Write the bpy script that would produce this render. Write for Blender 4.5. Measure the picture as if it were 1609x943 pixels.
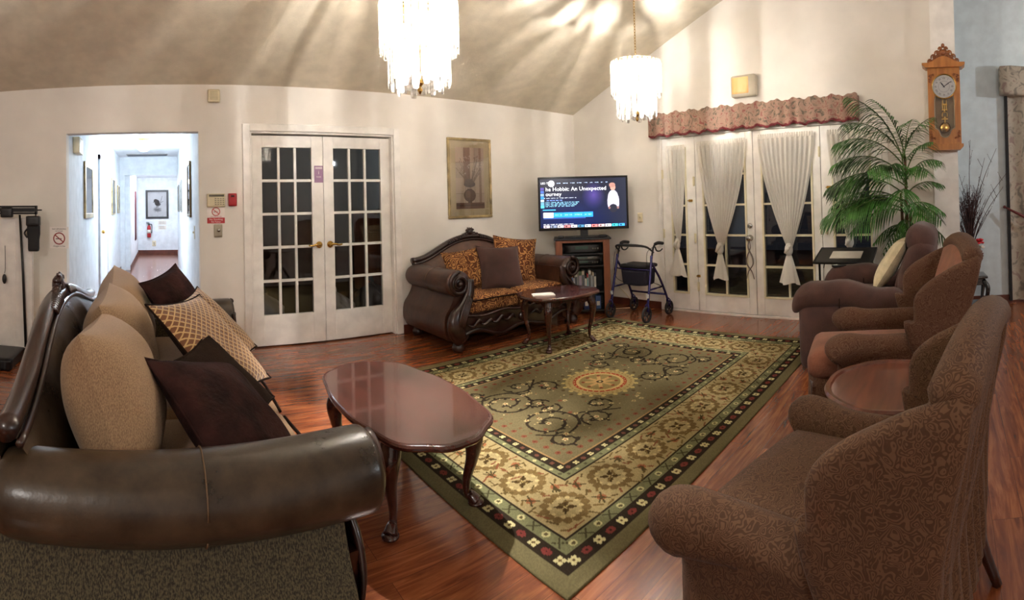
import bpy, math, random
import numpy as np
from mathutils import Vector, Matrix, Euler

random.seed(7)
RNG = np.random.RandomState(11)
PI = math.pi
for o in list(bpy.data.objects):
    bpy.data.objects.remove(o)
SC = bpy.context.scene
COL = SC.collection

# ------------------------------------------------------------------ camera
EYE = 1.33
YAW, PITCH, ROLL = 0.6976, 0.0154, -0.0268
FPX, YC, IW, IH = 790.28, 304.5, 1609.0, 943.0
_f = Vector((math.sin(YAW)*math.cos(PITCH), math.cos(YAW)*math.cos(PITCH), math.sin(PITCH)))
_r = Vector((math.cos(YAW), -math.sin(YAW), 0))
_u = _r.cross(_f)
_r2 = _r*math.cos(ROLL) + _u*math.sin(ROLL)
_u2 = _u*math.cos(ROLL) - _r*math.sin(ROLL)
cd = bpy.data.cameras.new('camera')
cam = bpy.data.objects.new('camera', cd)
COL.objects.link(cam)
cam.matrix_world = Matrix((( _r2.x, _u2.x, -_f.x, 0), (_r2.y, _u2.y, -_f.y, 0), (_r2.z, _u2.z, -_f.z, EYE), (0, 0, 0, 1)))
cd.type = 'PANO'
cd.panorama_type = 'CENTRAL_CYLINDRICAL'
cd.central_cylindrical_range_u_min = -IW/2/FPX
cd.central_cylindrical_range_u_max = IW/2/FPX
cd.central_cylindrical_range_v_min = -(IH-YC)/FPX
cd.central_cylindrical_range_v_max = YC/FPX
cd.central_cylindrical_radius = 1.0
cd.clip_start = 0.02
SC.camera = cam

# ------------------------------------------------------------------ world, exposure, large lights
W = bpy.data.worlds.new('night')
SC.world = W
W.use_nodes = True
W.node_tree.nodes['Background'].inputs[0].default_value = (0.10, 0.11, 0.14, 1)
W.node_tree.nodes['Background'].inputs[1].default_value = 0.05
SC.view_settings.view_transform = 'Standard'
SC.view_settings.look = 'None'
SC.view_settings.exposure = 0.45
SC.view_settings.gamma = 1.0
SC.view_settings.use_curve_mapping = False
SC.cycles.use_denoising = True
SC.cycles.max_bounces = 8
SC.cycles.diffuse_bounces = 5
SC.cycles.transparent_max_bounces = 24
SC.cycles.sample_clamp_indirect = 40.0
SC.cycles.caustics_reflective = False
SC.cycles.caustics_refractive = False

def point_light(name, loc, power, color, radius):
    l = bpy.data.lights.new(name, 'POINT')
    l.energy = power
    l.color = color
    l.shadow_soft_size = radius
    o = bpy.data.objects.new(name, l)
    o.location = loc
    COL.objects.link(o)
    return o

NEAR_CHANDELIER_W, FAR_CHANDELIER_W = 620, 265
WARM = (1.0, 0.96, 0.915)
COOL = (0.80, 0.90, 1.0)
point_light('hall_lamp_light', (-0.27, 8.0, 2.12), 85, COOL, 0.09)
point_light('far_hall_fill_light', (-0.1, 12.6, 2.0), 48, (0.9, 0.92, 1.0), 0.08)  # added fill without a fixture, brightens the hall beyond the header
point_light('unseen_fill_light', (-1.4, -1.7, 2.4), 105, (1.0, 0.95, 0.90), 0.16)  # added fill behind the camera, lifts the left walls and front floor
point_light('window_side_lamp_light', (4.3, -2.6, 2.4), 62, (0.86, 0.93, 1.0), 0.04)

# ------------------------------------------------------------------ mesh builder
def srgb(c):
    c = np.asarray(c, float)/255.0
    return np.where(c <= 0.04045, c/12.92, ((c+0.055)/1.055)**2.4)

def rotz(a): return Matrix.Rotation(a, 4, 'Z')
def T(x, y, z): return Matrix.Translation((x, y, z))

def catmull(pts, n=6, closed=False):
    P = [Vector(p) for p in pts]
    out = []
    m = len(P)
    segs = m if closed else m-1
    for i in range(segs):
        p0 = P[(i-1) % m] if closed or i > 0 else P[0]*2-P[1]
        p1 = P[i]
        p2 = P[(i+1) % m]
        p3 = P[(i+2) % m] if closed or i+2 < m else P[-1]*2-P[-2]
        for k in range(n):
            t = k/n
            out.append(0.5*((2*p1)+(p2-p0)*t+(2*p0-5*p1+4*p2-p3)*t*t+(3*p1-p0-3*p2+p3)*t**3))
    if not closed: out.append(P[-1])
    return out

class MB:
    def __init__(s):
        s.v = []; s.f = []; s.sm = []; s.mi = []
    def add(s, vs, fs, smooth=True, M=None, mat=0):
        b = len(s.v)
        if M is not None: vs = [M @ Vector(v) for v in vs]
        s.v.extend([tuple(v) for v in vs])
        for f in fs:
            s.f.append([i+b for i in f]); s.sm.append(smooth); s.mi.append(mat)
        return s
    def box(s, x0, y0, z0, x1, y1, z1, M=None, mat=0):
        vs = [(x0,y0,z0),(x1,y0,z0),(x1,y1,z0),(x0,y1,z0),(x0,y0,z1),(x1,y0,z1),(x1,y1,z1),(x0,y1,z1)]
        return s.add(vs, [(3,2,1,0),(4,5,6,7),(0,1,5,4),(1,2,6,5),(2,3,7,6),(3,0,4,7)], False, M, mat)
    def rbox(s, c, size, r, n=6, M=None, fn=None, mat=0):
        hx, hy, hz = [a/2 for a in size]
        r = min(r, hx, hy, hz)
        vs = []; fs = []; idx = {}
        def vid(i, j, k):
            key = (i, j, k)
            if key in idx: return idx[key]
            q = []
            for a, h in ((i, hx), (j, hy), (k, hz)):
                t = a/n*2-1
                t = math.sin(t*PI/2)*0.55+t*0.45
                q.append(t*h)
            inn = [max(-(h-r), min(h-r, x)) for x, h in zip(q, (hx, hy, hz))]
            d = Vector([x-y for x, y in zip(q, inn)])
            if d.length > 1e-9: d = d.normalized()*r
            p = Vector(inn)+d
            if fn: p = Vector(fn(p.x, p.y, p.z))
            idx[key] = len(vs)
            vs.append((p.x+c[0], p.y+c[1], p.z+c[2]))
            return idx[key]
        for a in range(n):
            for b in range(n):
                fs.append((vid(a,b,0), vid(a,b+1,0), vid(a+1,b+1,0), vid(a+1,b,0)))
                fs.append((vid(a,b,n), vid(a+1,b,n), vid(a+1,b+1,n), vid(a,b+1,n)))
                fs.append((vid(a,0,b), vid(a+1,0,b), vid(a+1,0,b+1), vid(a,0,b+1)))
                fs.append((vid(a,n,b), vid(a,n,b+1), vid(a+1,n,b+1), vid(a+1,n,b)))
                fs.append((vid(0,a,b), vid(0,a,b+1), vid(0,a+1,b+1), vid(0,a+1,b)))
                fs.append((vid(n,a,b), vid(n,a+1,b), vid(n,a+1,b+1), vid(n,a,b+1)))
        return s.add(vs, fs, True, M, mat)
    def tube(s, pts, rad, n=8, sub=0, closed=False, M=None, sx=1.0, mat=0, up=None):
        P = [Vector(p) for p in pts]
        R = list(rad) if hasattr(rad, '__len__') else [rad]*len(P)
        if sub:
            R2 = catmull([(r, 0, 0) for r in R], sub, closed)
            P = catmull(P, sub, closed); R = [max(1e-4, q.x) for q in R2]
        m = len(P)
        vs = []; fs = []
        ref = None
        for i in range(m):
            if closed: t = P[(i+1) % m]-P[(i-1) % m]
            else: t = P[min(m-1, i+1)]-P[max(0, i-1)]
            t = t.normalized() if t.length > 1e-9 else Vector((0, 0, 1))
            if up is not None: ref = Vector(up)
            elif ref is None:
                ref = Vector((0, 0, 1)) if abs(t.z) < 0.9 else Vector((1, 0, 0))
            a = (ref - t*ref.dot(t))
            a = a.normalized() if a.length > 1e-6 else t.orthogonal().normalized()
            if up is None: ref = a
            b = t.cross(a)
            for k in range(n):
                w = 2*PI*k/n
                vs.append(P[i]+(a*math.cos(w)+b*math.sin(w)*sx)*R[i])
        for i in range(m if closed else m-1):
            j = (i+1) % m
            for k in range(n):
                l = (k+1) % n
                fs.append((i*n+k, i*n+l, j*n+l, j*n+k))
        if not closed:
            fs.append(tuple(range(n-1, -1, -1))); fs.append(tuple((m-1)*n+k for k in range(n)))
        return s.add(vs, fs, True, M, mat)
    def lathe(s, prof, n=20, M=None, cx=0, cy=0, fn=None, mat=0):
        vs = []; fs = []
        for r, z in prof:
            for k in range(n):
                w = 2*PI*k/n
                q = r*(fn(w, z) if fn else 1)
                vs.append((cx+q*math.cos(w), cy+q*math.sin(w), z))
        for i in range(len(prof)-1):
            for k in range(n):
                l = (k+1) % n
                fs.append((i*n+k, i*n+l, (i+1)*n+l, (i+1)*n+k))
        fs.append(tuple(range(n-1, -1, -1))); fs.append(tuple((len(prof)-1)*n+k for k in range(n)))
        return s.add(vs, fs, True, M, mat)
    def prism(s, poly, a, b, axis='x', M=None, smooth=False, mat=0):
        n = len(poly)
        def mk(p, t):
            if axis == 'x': return (t, p[0], p[1])
            if axis == 'y': return (p[0], t, p[1])
            return (p[0], p[1], t)
        vs = [mk(p, a) for p in poly]+[mk(p, b) for p in poly]
        fs = [tuple(range(n-1, -1, -1)), tuple(range(n, 2*n))]+[(i, (i+1) % n, n+(i+1) % n, n+i) for i in range(n)]
        return s.add(vs, fs, smooth, M, mat)
    def grid(s, fn, nu, nv, closed_u=False, M=None, mat=0):
        vs = []; fs = []
        for j in range(nv+1):
            for i in range(nu if closed_u else nu+1):
                vs.append(fn(i/nu, j/nv))
        w = nu if closed_u else nu+1
        for j in range(nv):
            for i in range(nu):
                a = (i+1) % w if closed_u else i+1
                fs.append((j*w+i, j*w+a, (j+1)*w+a, (j+1)*w+i))
        return s.add(vs, fs, True, M, mat)
    def ball(s, c, r, n=14, M=None, mat=0):
        rr = r if hasattr(r, '__len__') else (r, r, r)
        m = max(6, n//2+2)
        prof = []
        vs = []; fs = []
        for j in range(m+1):
            ph = PI*j/m
            for k in range(n):
                w = 2*PI*k/n
                q = max(1e-4, math.sin(ph))
                vs.append((c[0]+rr[0]*q*math.cos(w), c[1]+rr[1]*q*math.sin(w), c[2]-rr[2]*math.cos(ph)))
        for j in range(m):
            for k in range(n):
                l = (k+1) % n
                fs.append((j*n+k, j*n+l, (j+1)*n+l, (j+1)*n+k))
        return s.add(vs, fs, True, M, mat)
    def pillow(s, w, h, t, M=None, n=20, pinch=0.05, mat=0, seed=0, wrinkle=0.0):
        rg = random.Random(seed)
        ph = [rg.uniform(0, 6.28) for _ in range(6)]
        def side(sgn):
            def fn(u, v):
                x = u*2-1; y = v*2-1
                kx = 1-pinch*(1-y*y)*0+0; 
                ex = 1-pinch*2*(1-abs(y)**2.2)*abs(x)**3
                ey = 1-pinch*2*(1-abs(x)**2.2)*abs(y)**3
                z = (max(0, 1-abs(x)**2.6)*max(0, 1-abs(y)**2.6))**0.55*t/2
                z += wrinkle*math.sin(5*x+ph[0]+2*y)*math.cos(4*y+ph[1])*(1-x*x)*(1-y*y)
                return (x*ex*w/2, y*ey*h/2, sgn*z)
            return fn
        s.grid(side(1), n, n, M=M, mat=mat)
        f = side(-1)
        s.grid(lambda u, v: f(1-u, v), n, n, M=M, mat=mat)
        return s

def build(name, mb, mats, parent=None, bev=0, seg=2, subsurf=0, loc=None, rot=None):
    me = bpy.data.meshes.new(name)
    me.from_pydata(mb.v, [], mb.f)
    me.polygons.foreach_set('use_smooth', mb.sm)
    if not isinstance(mats, (list, tuple)): mats = [mats]
    for m in mats: me.materials.append(m)
    if len(mats) > 1: me.polygons.foreach_set('material_index', mb.mi)
    me.validate()
    me.update()
    o = bpy.data.objects.new(name, me)
    COL.objects.link(o)
    if parent is not None: o.parent = parent
    if loc is not None: o.location = loc
    if rot is not None: o.rotation_euler = rot
    if bev:
        b = o.modifiers.new('b', 'BEVEL'); b.width = bev; b.segments = seg; b.limit_method = 'ANGLE'; b.angle_limit = math.radians(40)
    if subsurf:
        b = o.modifiers.new('s', 'SUBSURF'); b.levels = subsurf; b.render_levels = subsurf
    return o

def thing(name, label, cat, loc=(0, 0, 0), rz=0, group=None):
    o = bpy.data.objects.new(name, None)
    o.empty_display_size = 0.1
    COL.objects.link(o)
    o.location = loc; o.rotation_euler = (0, 0, rz)
    o['label'] = label; o['category'] = cat
    if group: o['group'] = group
    return o

def tag(o, label, cat, group=None):
    o['label'] = label; o['category'] = cat
    if group: o['group'] = group
    return o

def struct(name, mb, mat, parent=None, **k):
    o = build(name, mb, mat, parent, **k)
    if parent is None: o['kind'] = 'structure'
    return o

def text_mb(s, size, M, ext=0.0006, align='CENTER', mb=None, mat=0):
    c = bpy.data.curves.new('t', 'FONT')
    c.body = s; c.size = size; c.extrude = ext; c.align_x = align; c.align_y = 'CENTER'; c.resolution_u = 2
    o = bpy.data.objects.new('t', c)
    COL.objects.link(o)
    bpy.context.view_layer.update()
    me = bpy.data.meshes.new_from_object(o.evaluated_get(bpy.context.evaluated_depsgraph_get()))
    mb = mb or MB()
    mb.add([v.co.copy() for v in me.vertices], [tuple(p.vertices) for p in me.polygons], False, M, mat)
    bpy.data.objects.remove(o); bpy.data.curves.remove(c); bpy.data.meshes.remove(me)
    return mb

# ------------------------------------------------------------------ materials
def node_mat(name):
    m = bpy.data.materials.new(name); m.use_nodes = True
    return m, m.node_tree, m.node_tree.nodes['Principled BSDF']

def rgba(c): 
    q = srgb(c); return (float(q[0]), float(q[1]), float(q[2]), 1)

def mat(name, c, rough=0.5, metal=0.0, coat=0.0, sheen=0.0, noise=0.0, nscale=8, bump=0.0, bscale=40, spec=0.5, c2=None, stretch=(1, 1, 1), emit=0, alpha=1):
    m, nt, p = node_mat(name)
    N, L = nt.nodes, nt.links
    p.inputs['Base Color'].default_value = rgba(c)
    p.inputs['Roughness'].default_value = rough
    p.inputs['Metallic'].default_value = metal
    p.inputs['Coat Weight'].default_value = coat
    p.inputs['Coat Roughness'].default_value = 0.08
    p.inputs['Sheen Weight'].default_value = sheen
    p.inputs['Specular IOR Level'].default_value = spec
    tc = N.new('ShaderNodeTexCoord'); mp = N.new('ShaderNodeMapping')
    mp.inputs['Scale'].default_value = stretch
    L.new(tc.outputs['Object'], mp.inputs[0])
    nz = N.new('ShaderNodeTexNoise'); nz.inputs['Scale'].default_value = nscale; nz.inputs['Detail'].default_value = 5
    L.new(mp.outputs[0], nz.inputs['Vector'])
    rp = N.new('ShaderNodeValToRGB')
    if c2 is None:
        k = max(noise, 0.03)
        a = [max(0, x*(1-k)) for x in c]; b = [min(255, x*(1+k)) for x in c]
    else: a, b = c, c2
    rp.color_ramp.elements[0].position = 0.35; rp.color_ramp.elements[1].position = 0.65
    rp.color_ramp.elements[0].color = rgba(a); rp.color_ramp.elements[1].color = rgba(b)
    L.new(nz.outputs['Fac'], rp.inputs[0]); L.new(rp.outputs[0], p.inputs['Base Color'])
    if bump:
        n2 = N.new('ShaderNodeTexNoise'); n2.inputs['Scale'].default_value = bscale; n2.inputs['Detail'].default_value = 4
        L.new(mp.outputs[0], n2.inputs['Vector'])
        bp = N.new('ShaderNodeBump'); bp.inputs['Strength'].default_value = bump; bp.inputs['Distance'].default_value = 0.01
        L.new(n2.outputs['Fac'], bp.inputs['Height']); L.new(bp.outputs[0], p.inputs['Normal'])
    if emit:
        p.inputs['Emission Color'].default_value = rgba(c); p.inputs['Emission Strength'].default_value = emit
    return m

def weave_mat(name, c, c2, scale=350, rough=0.9, sheen=0.12, bump=0.4, mid=None, mscale=10):
    """coarse woven chenille: fine light and dark flecks"""
    m, nt, p = node_mat(name)
    N, L = nt.nodes, nt.links
    p.inputs['Roughness'].default_value = rough; p.inputs['Sheen Weight'].default_value = sheen
    tc = N.new('ShaderNodeTexCoord')
    mp = N.new('ShaderNodeMapping'); mp.inputs['Scale'].default_value = (1, 1, 0.35)
    L.new(tc.outputs['Object'], mp.inputs[0])
    nz = N.new('ShaderNodeTexNoise'); nz.inputs['Scale'].default_value = scale; nz.inputs['Detail'].default_value = 2
    L.new(mp.outputs[0], nz.inputs['Vector'])
    rp = N.new('ShaderNodeValToRGB')
    rp.color_ramp.elements[0].position = 0.38; rp.color_ramp.elements[1].position = 0.62
    rp.color_ramp.elements[0].color = rgba(c); rp.color_ramp.elements[1].color = rgba(c2)
    L.new(nz.outputs['Fac'], rp.inputs[0])
    L.new(rp.outputs[0], p.inputs['Base Color'])
    bp = N.new('ShaderNodeBump'); bp.inputs['Strength'].default_value = bump; bp.inputs['Distance'].default_value = 0.004
    L.new(nz.outputs['Fac'], bp.inputs['Height']); L.new(bp.outputs[0], p.inputs['Normal'])
    return m

def damask_mat(name, ground, figure, scale=7, rough=0.75, sheen=0.12, width=0.10, bump=0.5):
    """swirling brocade figure: thresholded wave through strong distortion"""
    m, nt, p = node_mat(name)
    N, L = nt.nodes, nt.links
    p.inputs['Roughness'].default_value = rough; p.inputs['Sheen Weight'].default_value = sheen*0.3
    p.inputs['Specular IOR Level'].default_value = 0.1 if rough > 0.4 else 0.5
    tc = N.new('ShaderNodeTexCoord')
    nz = N.new('ShaderNodeTexNoise'); nz.inputs['Scale'].default_value = scale*0.8; nz.inputs['Detail'].default_value = 1
    L.new(tc.outputs['Object'], nz.inputs['Vector'])
    vm = N.new('ShaderNodeVectorMath'); vm.operation = 'MULTIPLY_ADD'
    vm.inputs[1].default_value = (0.22, 0.22, 0.22)
    L.new(nz.outputs['Color'], vm.inputs[0]); L.new(tc.outputs['Object'], vm.inputs[2])
    vo = N.new('ShaderNodeTexVoronoi'); vo.inputs['Scale'].default_value = scale; vo.feature = 'F1'
    L.new(vm.outputs[0], vo.inputs['Vector'])
    mm = N.new('ShaderNodeMath'); mm.operation = 'MULTIPLY'; mm.inputs[1].default_value = 26
    L.new(vo.outputs['Distance'], mm.inputs[0])
    sn = N.new('ShaderNodeMath'); sn.operation = 'SINE'
    L.new(mm.outputs[0], sn.inputs[0])
    rp = N.new('ShaderNodeValToRGB')
    rp.color_ramp.elements[0].position = 0.5+width; rp.color_ramp.elements[1].position = 0.62+width
    rp.color_ramp.elements[0].color = rgba(ground); rp.color_ramp.elements[1].color = rgba(figure)
    mr = N.new('ShaderNodeMath'); mr.operation = 'MULTIPLY_ADD'; mr.inputs[1].default_value = 0.5; mr.inputs[2].default_value = 0.5
    L.new(sn.outputs[0], mr.inputs[0]); L.new(mr.outputs[0], rp.inputs[0])
    L.new(rp.outputs[0], p.inputs['Base Color'])
    bp = N.new('ShaderNodeBump'); bp.inputs['Strength'].default_value = bump; bp.inputs['Distance'].default_value = 0.004
    L.new(mr.outputs[0], bp.inputs['Height']); L.new(bp.outputs[0], p.inputs['Normal'])
    return m

def leather_mat(name, c, c2, rough=0.28):
    m, nt, p = node_mat(name)
    N, L = nt.nodes, nt.links
    tc = N.new('ShaderNodeTexCoord')
    nz = N.new('ShaderNodeTexNoise'); nz.inputs['Scale'].default_value = 5; nz.inputs['Detail'].default_value = 8; nz.inputs['Roughness'].default_value = 0.65
    L.new(tc.outputs['Object'], nz.inputs['Vector'])
    rp = N.new('ShaderNodeValToRGB'); rp.color_ramp.elements[0].position = 0.35; rp.color_ramp.elements[1].position = 0.72
    rp.color_ramp.elements[0].color = rgba(c); rp.color_ramp.elements[1].color = rgba(c2)
    L.new(nz.outputs['Fac'], rp.inputs[0]); L.new(rp.outputs[0], p.inputs['Base Color'])
    mr = N.new('ShaderNodeMapRange'); mr.inputs[3].default_value = rough-0.06; mr.inputs[4].default_value = rough+0.16
    L.new(nz.outputs['Fac'], mr.inputs[0]); L.new(mr.outputs[0], p.inputs['Roughness'])
    n2 = N.new('ShaderNodeTexVoronoi'); n2.inputs['Scale'].default_value = 160
    L.new(tc.outputs['Object'], n2.inputs['Vector'])
    n3 = N.new('ShaderNodeTexNoise'); n3.inputs['Scale'].default_value = 14; n3.inputs['Detail'].default_value = 3
    L.new(tc.outputs['Object'], n3.inputs['Vector'])
    ad = N.new('ShaderNodeMath'); ad.operation = 'MULTIPLY_ADD'; ad.inputs[1].default_value = 0.06
    L.new(n2.outputs['Distance'], ad.inputs[0]); L.new(n3.outputs['Fac'], ad.inputs[2])
    bp = N.new('ShaderNodeBump'); bp.inputs['Strength'].default_value = 0.25; bp.inputs['Distance'].default_value = 0.006
    L.new(ad.outputs[0], bp.inputs['Height']); L.new(bp.outputs[0], p.inputs['Normal'])
    return m

def wood_mat(name, c, c2, rough=0.25, coat=0.4, scale=3, stretch=(1, 10, 10)):
    m, nt, p = node_mat(name)
    N, L = nt.nodes, nt.links
    p.inputs['Roughness'].default_value = rough; p.inputs['Coat Weight'].default_value = coat; p.inputs['Coat Roughness'].default_value = 0.05
    tc = N.new('ShaderNodeTexCoord'); mp = N.new('ShaderNodeMapping'); mp.inputs['Scale'].default_value = stretch
    L.new(tc.outputs['Object'], mp.inputs[0])
    nz = N.new('ShaderNodeTexNoise'); nz.inputs['Scale'].default_value = scale; nz.inputs['Detail'].default_value = 7; nz.inputs['Distortion'].default_value = 0.6
    L.new(mp.outputs[0], nz.inputs['Vector'])
    rp = N.new('ShaderNodeValToRGB'); rp.color_ramp.elements[0].position = 0.3; rp.color_ramp.elements[1].position = 0.7
    rp.color_ramp.elements[0].color = rgba(c); rp.color_ramp.elements[1].color = rgba(c2)
    L.new(nz.outputs['Fac'], rp.inputs[0]); L.new(rp.outputs[0], p.inputs['Base Color'])
    return m

def lattice_mat(name):
    """gold cord trellis on rust brown ground, in the pillow's own x/y"""
    m, nt, p = node_mat(name)
    N, L = nt.nodes, nt.links
    p.inputs['Roughness'].default_value = 0.75; p.inputs['Sheen Weight'].default_value = 0.4
    tc = N.new('ShaderNodeTexCoord')
    sp = N.new('ShaderNodeSeparateXYZ'); L.new(tc.outputs['Object'], sp.inputs[0])
    outs = []
    for sgn in (1, -1):
        a = N.new('ShaderNodeMath'); a.operation = 'MULTIPLY_ADD'; a.inputs[1].default_value = sgn*0.72
        L.new(sp.outputs['X'], a.inputs[0]); L.new(sp.outputs['Y'], a.inputs[2])
        b = N.new('ShaderNodeMath'); b.operation = 'MULTIPLY'; b.inputs[1].default_value = 95
        L.new(a.outputs[0], b.inputs[0])
        c = N.new('ShaderNodeMath'); c.operation = 'SINE'; L.new(b.outputs[0], c.inputs[0])
        d = N.new('ShaderNodeMath'); d.operation = 'ABSOLUTE'; L.new(c.outputs[0], d.inputs[0])
        outs.append(d)
    mn = N.new('ShaderNodeMath'); mn.operation = 'MINIMUM'
    L.new(outs[0].outputs[0], mn.inputs[0]); L.new(outs[1].outputs[0], mn.inputs[1])
    rp = N.new('ShaderNodeValToRGB'); rp.color_ramp.elements[0].position = 0.28; rp.color_ramp.elements[1].position = 0.40
    rp.color_ramp.elements[0].color = rgba((196, 158, 104)); rp.color_ramp.elements[1].color = rgba((112, 66, 30))
    L.new(mn.outputs[0], rp.inputs[0]); L.new(rp.outputs[0], p.inputs['Base Color'])
    bp = N.new('ShaderNodeBump'); bp.invert = True; bp.inputs['Strength'].default_value = 0.7; bp.inputs['Distance'].default_value = 0.004
    L.new(mn.outputs[0], bp.inputs['Height']); L.new(bp.outputs[0], p.inputs['Normal'])
    return m

def glass_mat(name, tint=(1, 1, 1), gloss=0.06):
    m = bpy.data.materials.new(name); m.use_nodes = True
    nt = m.node_tree; N, L = nt.nodes, nt.links
    N.clear()
    out = N.new('ShaderNodeOutputMaterial'); tr = N.new('ShaderNodeBsdfTransparent'); gl = N.new('ShaderNodeBsdfGlossy'); mx = N.new('ShaderNodeMixShader')
    fr = N.new('ShaderNodeFresnel'); fr.inputs[0].default_value = 1.5
    tr.inputs[0].default_value = (*tint, 1); gl.inputs['Roughness'].default_value = 0.02
    L.new(fr.outputs[0], mx.inputs[0]); L.new(tr.outputs[0], mx.inputs[1]); L.new(gl.outputs[0], mx.inputs[2]); L.new(mx.outputs[0], out.inputs[0])
    return m

def sheer_mat(name, c, see=0.35):
    m = bpy.data.materials.new(name); m.use_nodes = True
    nt = m.node_tree; N, L = nt.nodes, nt.links
    N.clear()
    out = N.new('ShaderNodeOutputMaterial'); tr = N.new('ShaderNodeBsdfTransparent'); df = N.new('ShaderNodeBsdfDiffuse'); tl = N.new('ShaderNodeBsdfTranslucent')
    m1 = N.new('ShaderNodeMixShader'); m2 = N.new('ShaderNodeMixShader')
    df.inputs[0].default_value = rgba(c); tl.inputs[0].default_value = rgba(c)
    m1.inputs[0].default_value = 0.3; m2.inputs[0].default_value = 1-see
    L.new(df.outputs[0], m1.inputs[1]); L.new(tl.outputs[0], m1.inputs[2])
    L.new(tr.outputs[0], m2.inputs[1]); L.new(m1.outputs[0], m2.inputs[2]); L.new(m2.outputs[0], out.inputs[0])
    return m

def crystal_mat(name):
    m = bpy.data.materials.new(name); m.use_nodes = True
    nt = m.node_tree; N, L = nt.nodes, nt.links
    N.clear()
    out = N.new('ShaderNodeOutputMaterial'); tr = N.new('ShaderNodeBsdfTransparent'); tl = N.new('ShaderNodeBsdfTranslucent'); gl = N.new('ShaderNodeBsdfGlossy')
    gl.inputs['Roughness'].default_value = 0.08
    tr.inputs[0].default_value = (0.97, 0.95, 0.92, 1); tl.inputs[0].default_value = (1, 0.96, 0.9, 1)
    m1 = N.new('ShaderNodeMixShader'); m2 = N.new('ShaderNodeMixShader')
    tc = N.new('ShaderNodeTexCoord'); nz = N.new('ShaderNodeTexNoise'); nz.inputs['Scale'].default_value = 45
    mr = N.new('ShaderNodeMapRange'); mr.inputs[1].default_value = 0.35; mr.inputs[2].default_value = 0.65; mr.inputs[3].default_value = 0.35; mr.inputs[4].default_value = 0.75
    L.new(tc.outputs['Object'], nz.inputs['Vector']); L.new(nz.outputs['Fac'], mr.inputs[0]); L.new(mr.outputs[0], m1.inputs[0])
    fr = N.new('ShaderNodeFresnel'); fr.inputs[0].default_value = 1.45
    L.new(tr.outputs[0], m1.inputs[1]); L.new(tl.outputs[0], m1.inputs[2])
    L.new(fr.outputs[0], m2.inputs[0]); L.new(m1.outputs[0], m2.inputs[1]); L.new(gl.outputs[0], m2.inputs[2]); L.new(m2.outputs[0], out.inputs[0])
    return m

def attr_mat(name, rough=0.8, emit=0.0, sheen=0.0, bump=0.0, spec=0.5):
    m, nt, p = node_mat(name)
    N, L = nt.nodes, nt.links
    a = N.new('ShaderNodeAttribute'); a.attribute_name = 'dye'
    L.new(a.outputs['Color'], p.inputs['Base Color'])
    p.inputs['Specular IOR Level'].default_value = spec
    p.inputs['Roughness'].default_value = rough; p.inputs['Sheen Weight'].default_value = sheen
    if emit:
        L.new(a.outputs['Color'], p.inputs['Emission Color']); p.inputs['Emission Strength'].default_value = emit
    if bump:
        nz = N.new('ShaderNodeTexNoise'); nz.inputs['Scale'].default_value = 350
        bp = N.new('ShaderNodeBump'); bp.inputs['Strength'].default_value = bump; bp.inputs['Distance'].default_value = 0.004
        tc = N.new('ShaderNodeTexCoord'); L.new(tc.outputs['Object'], nz.inputs['Vector'])
        L.new(nz.outputs['Fac'], bp.inputs['Height']); L.new(bp.outputs[0], p.inputs['Normal'])
    return m

def painted(name, arr, org, U, V, m, parent=None, thick=0.0, skirt=None):
    """a fine mesh whose vertices carry the design. arr rows run from V=1 (top) down; colours sRGB 0..255"""
    h, w, _ = arr.shape
    org, U, V = np.array(org, float), np.array(U, float), np.array(V, float)
    us = np.linspace(0, 1, w); vs = np.linspace(1, 0, h)
    g = org+us[None, :, None]*U+vs[:, None, None]*V
    verts = g.reshape(-1, 3)
    i = np.arange(h*w).reshape(h, w)
    quads = np.stack([i[1:, :-1], i[1:, 1:], i[:-1, 1:], i[:-1, :-1]], -1).reshape(-1, 4)
    cols = srgb(arr.reshape(-1, 3))
    if skirt is not None:
        ring = np.concatenate([i[0, :], i[1:, -1], i[-1, -2::-1], i[-2:0:-1, 0]])
        base = len(verts)
        n = np.cross(U, V); n = n/np.linalg.norm(n)
        verts = np.concatenate([verts, verts[ring]-n*skirt])
        cols = np.concatenate([cols, cols[ring]])
        k = len(ring); a = np.arange(k); b = (a+1) % k
        quads = np.concatenate([quads, np.stack([ring[a], ring[b], base+b, base+a], -1)])
    me = bpy.data.meshes.new(name)
    me.vertices.add(len(verts)); me.vertices.foreach_set('co', verts.astype(np.float32).ravel())
    me.loops.add(len(quads)*4); me.loops.foreach_set('vertex_index', quads.astype(np.int32).ravel())
    me.polygons.add(len(quads)); me.polygons.foreach_set('loop_start', (np.arange(len(quads))*4).astype(np.int32))
    me.update(calc_edges=True)
    at = me.color_attributes.new('dye', 'FLOAT_COLOR', 'POINT')
    at.data.foreach_set('color', np.concatenate([cols, np.ones((len(cols), 1))], 1).astype(np.float32).ravel())
    me.materials.append(m)
    o = bpy.data.objects.new(name, me)
    COL.objects.link(o)
    if parent is not None: o.parent = parent
    return o

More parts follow.
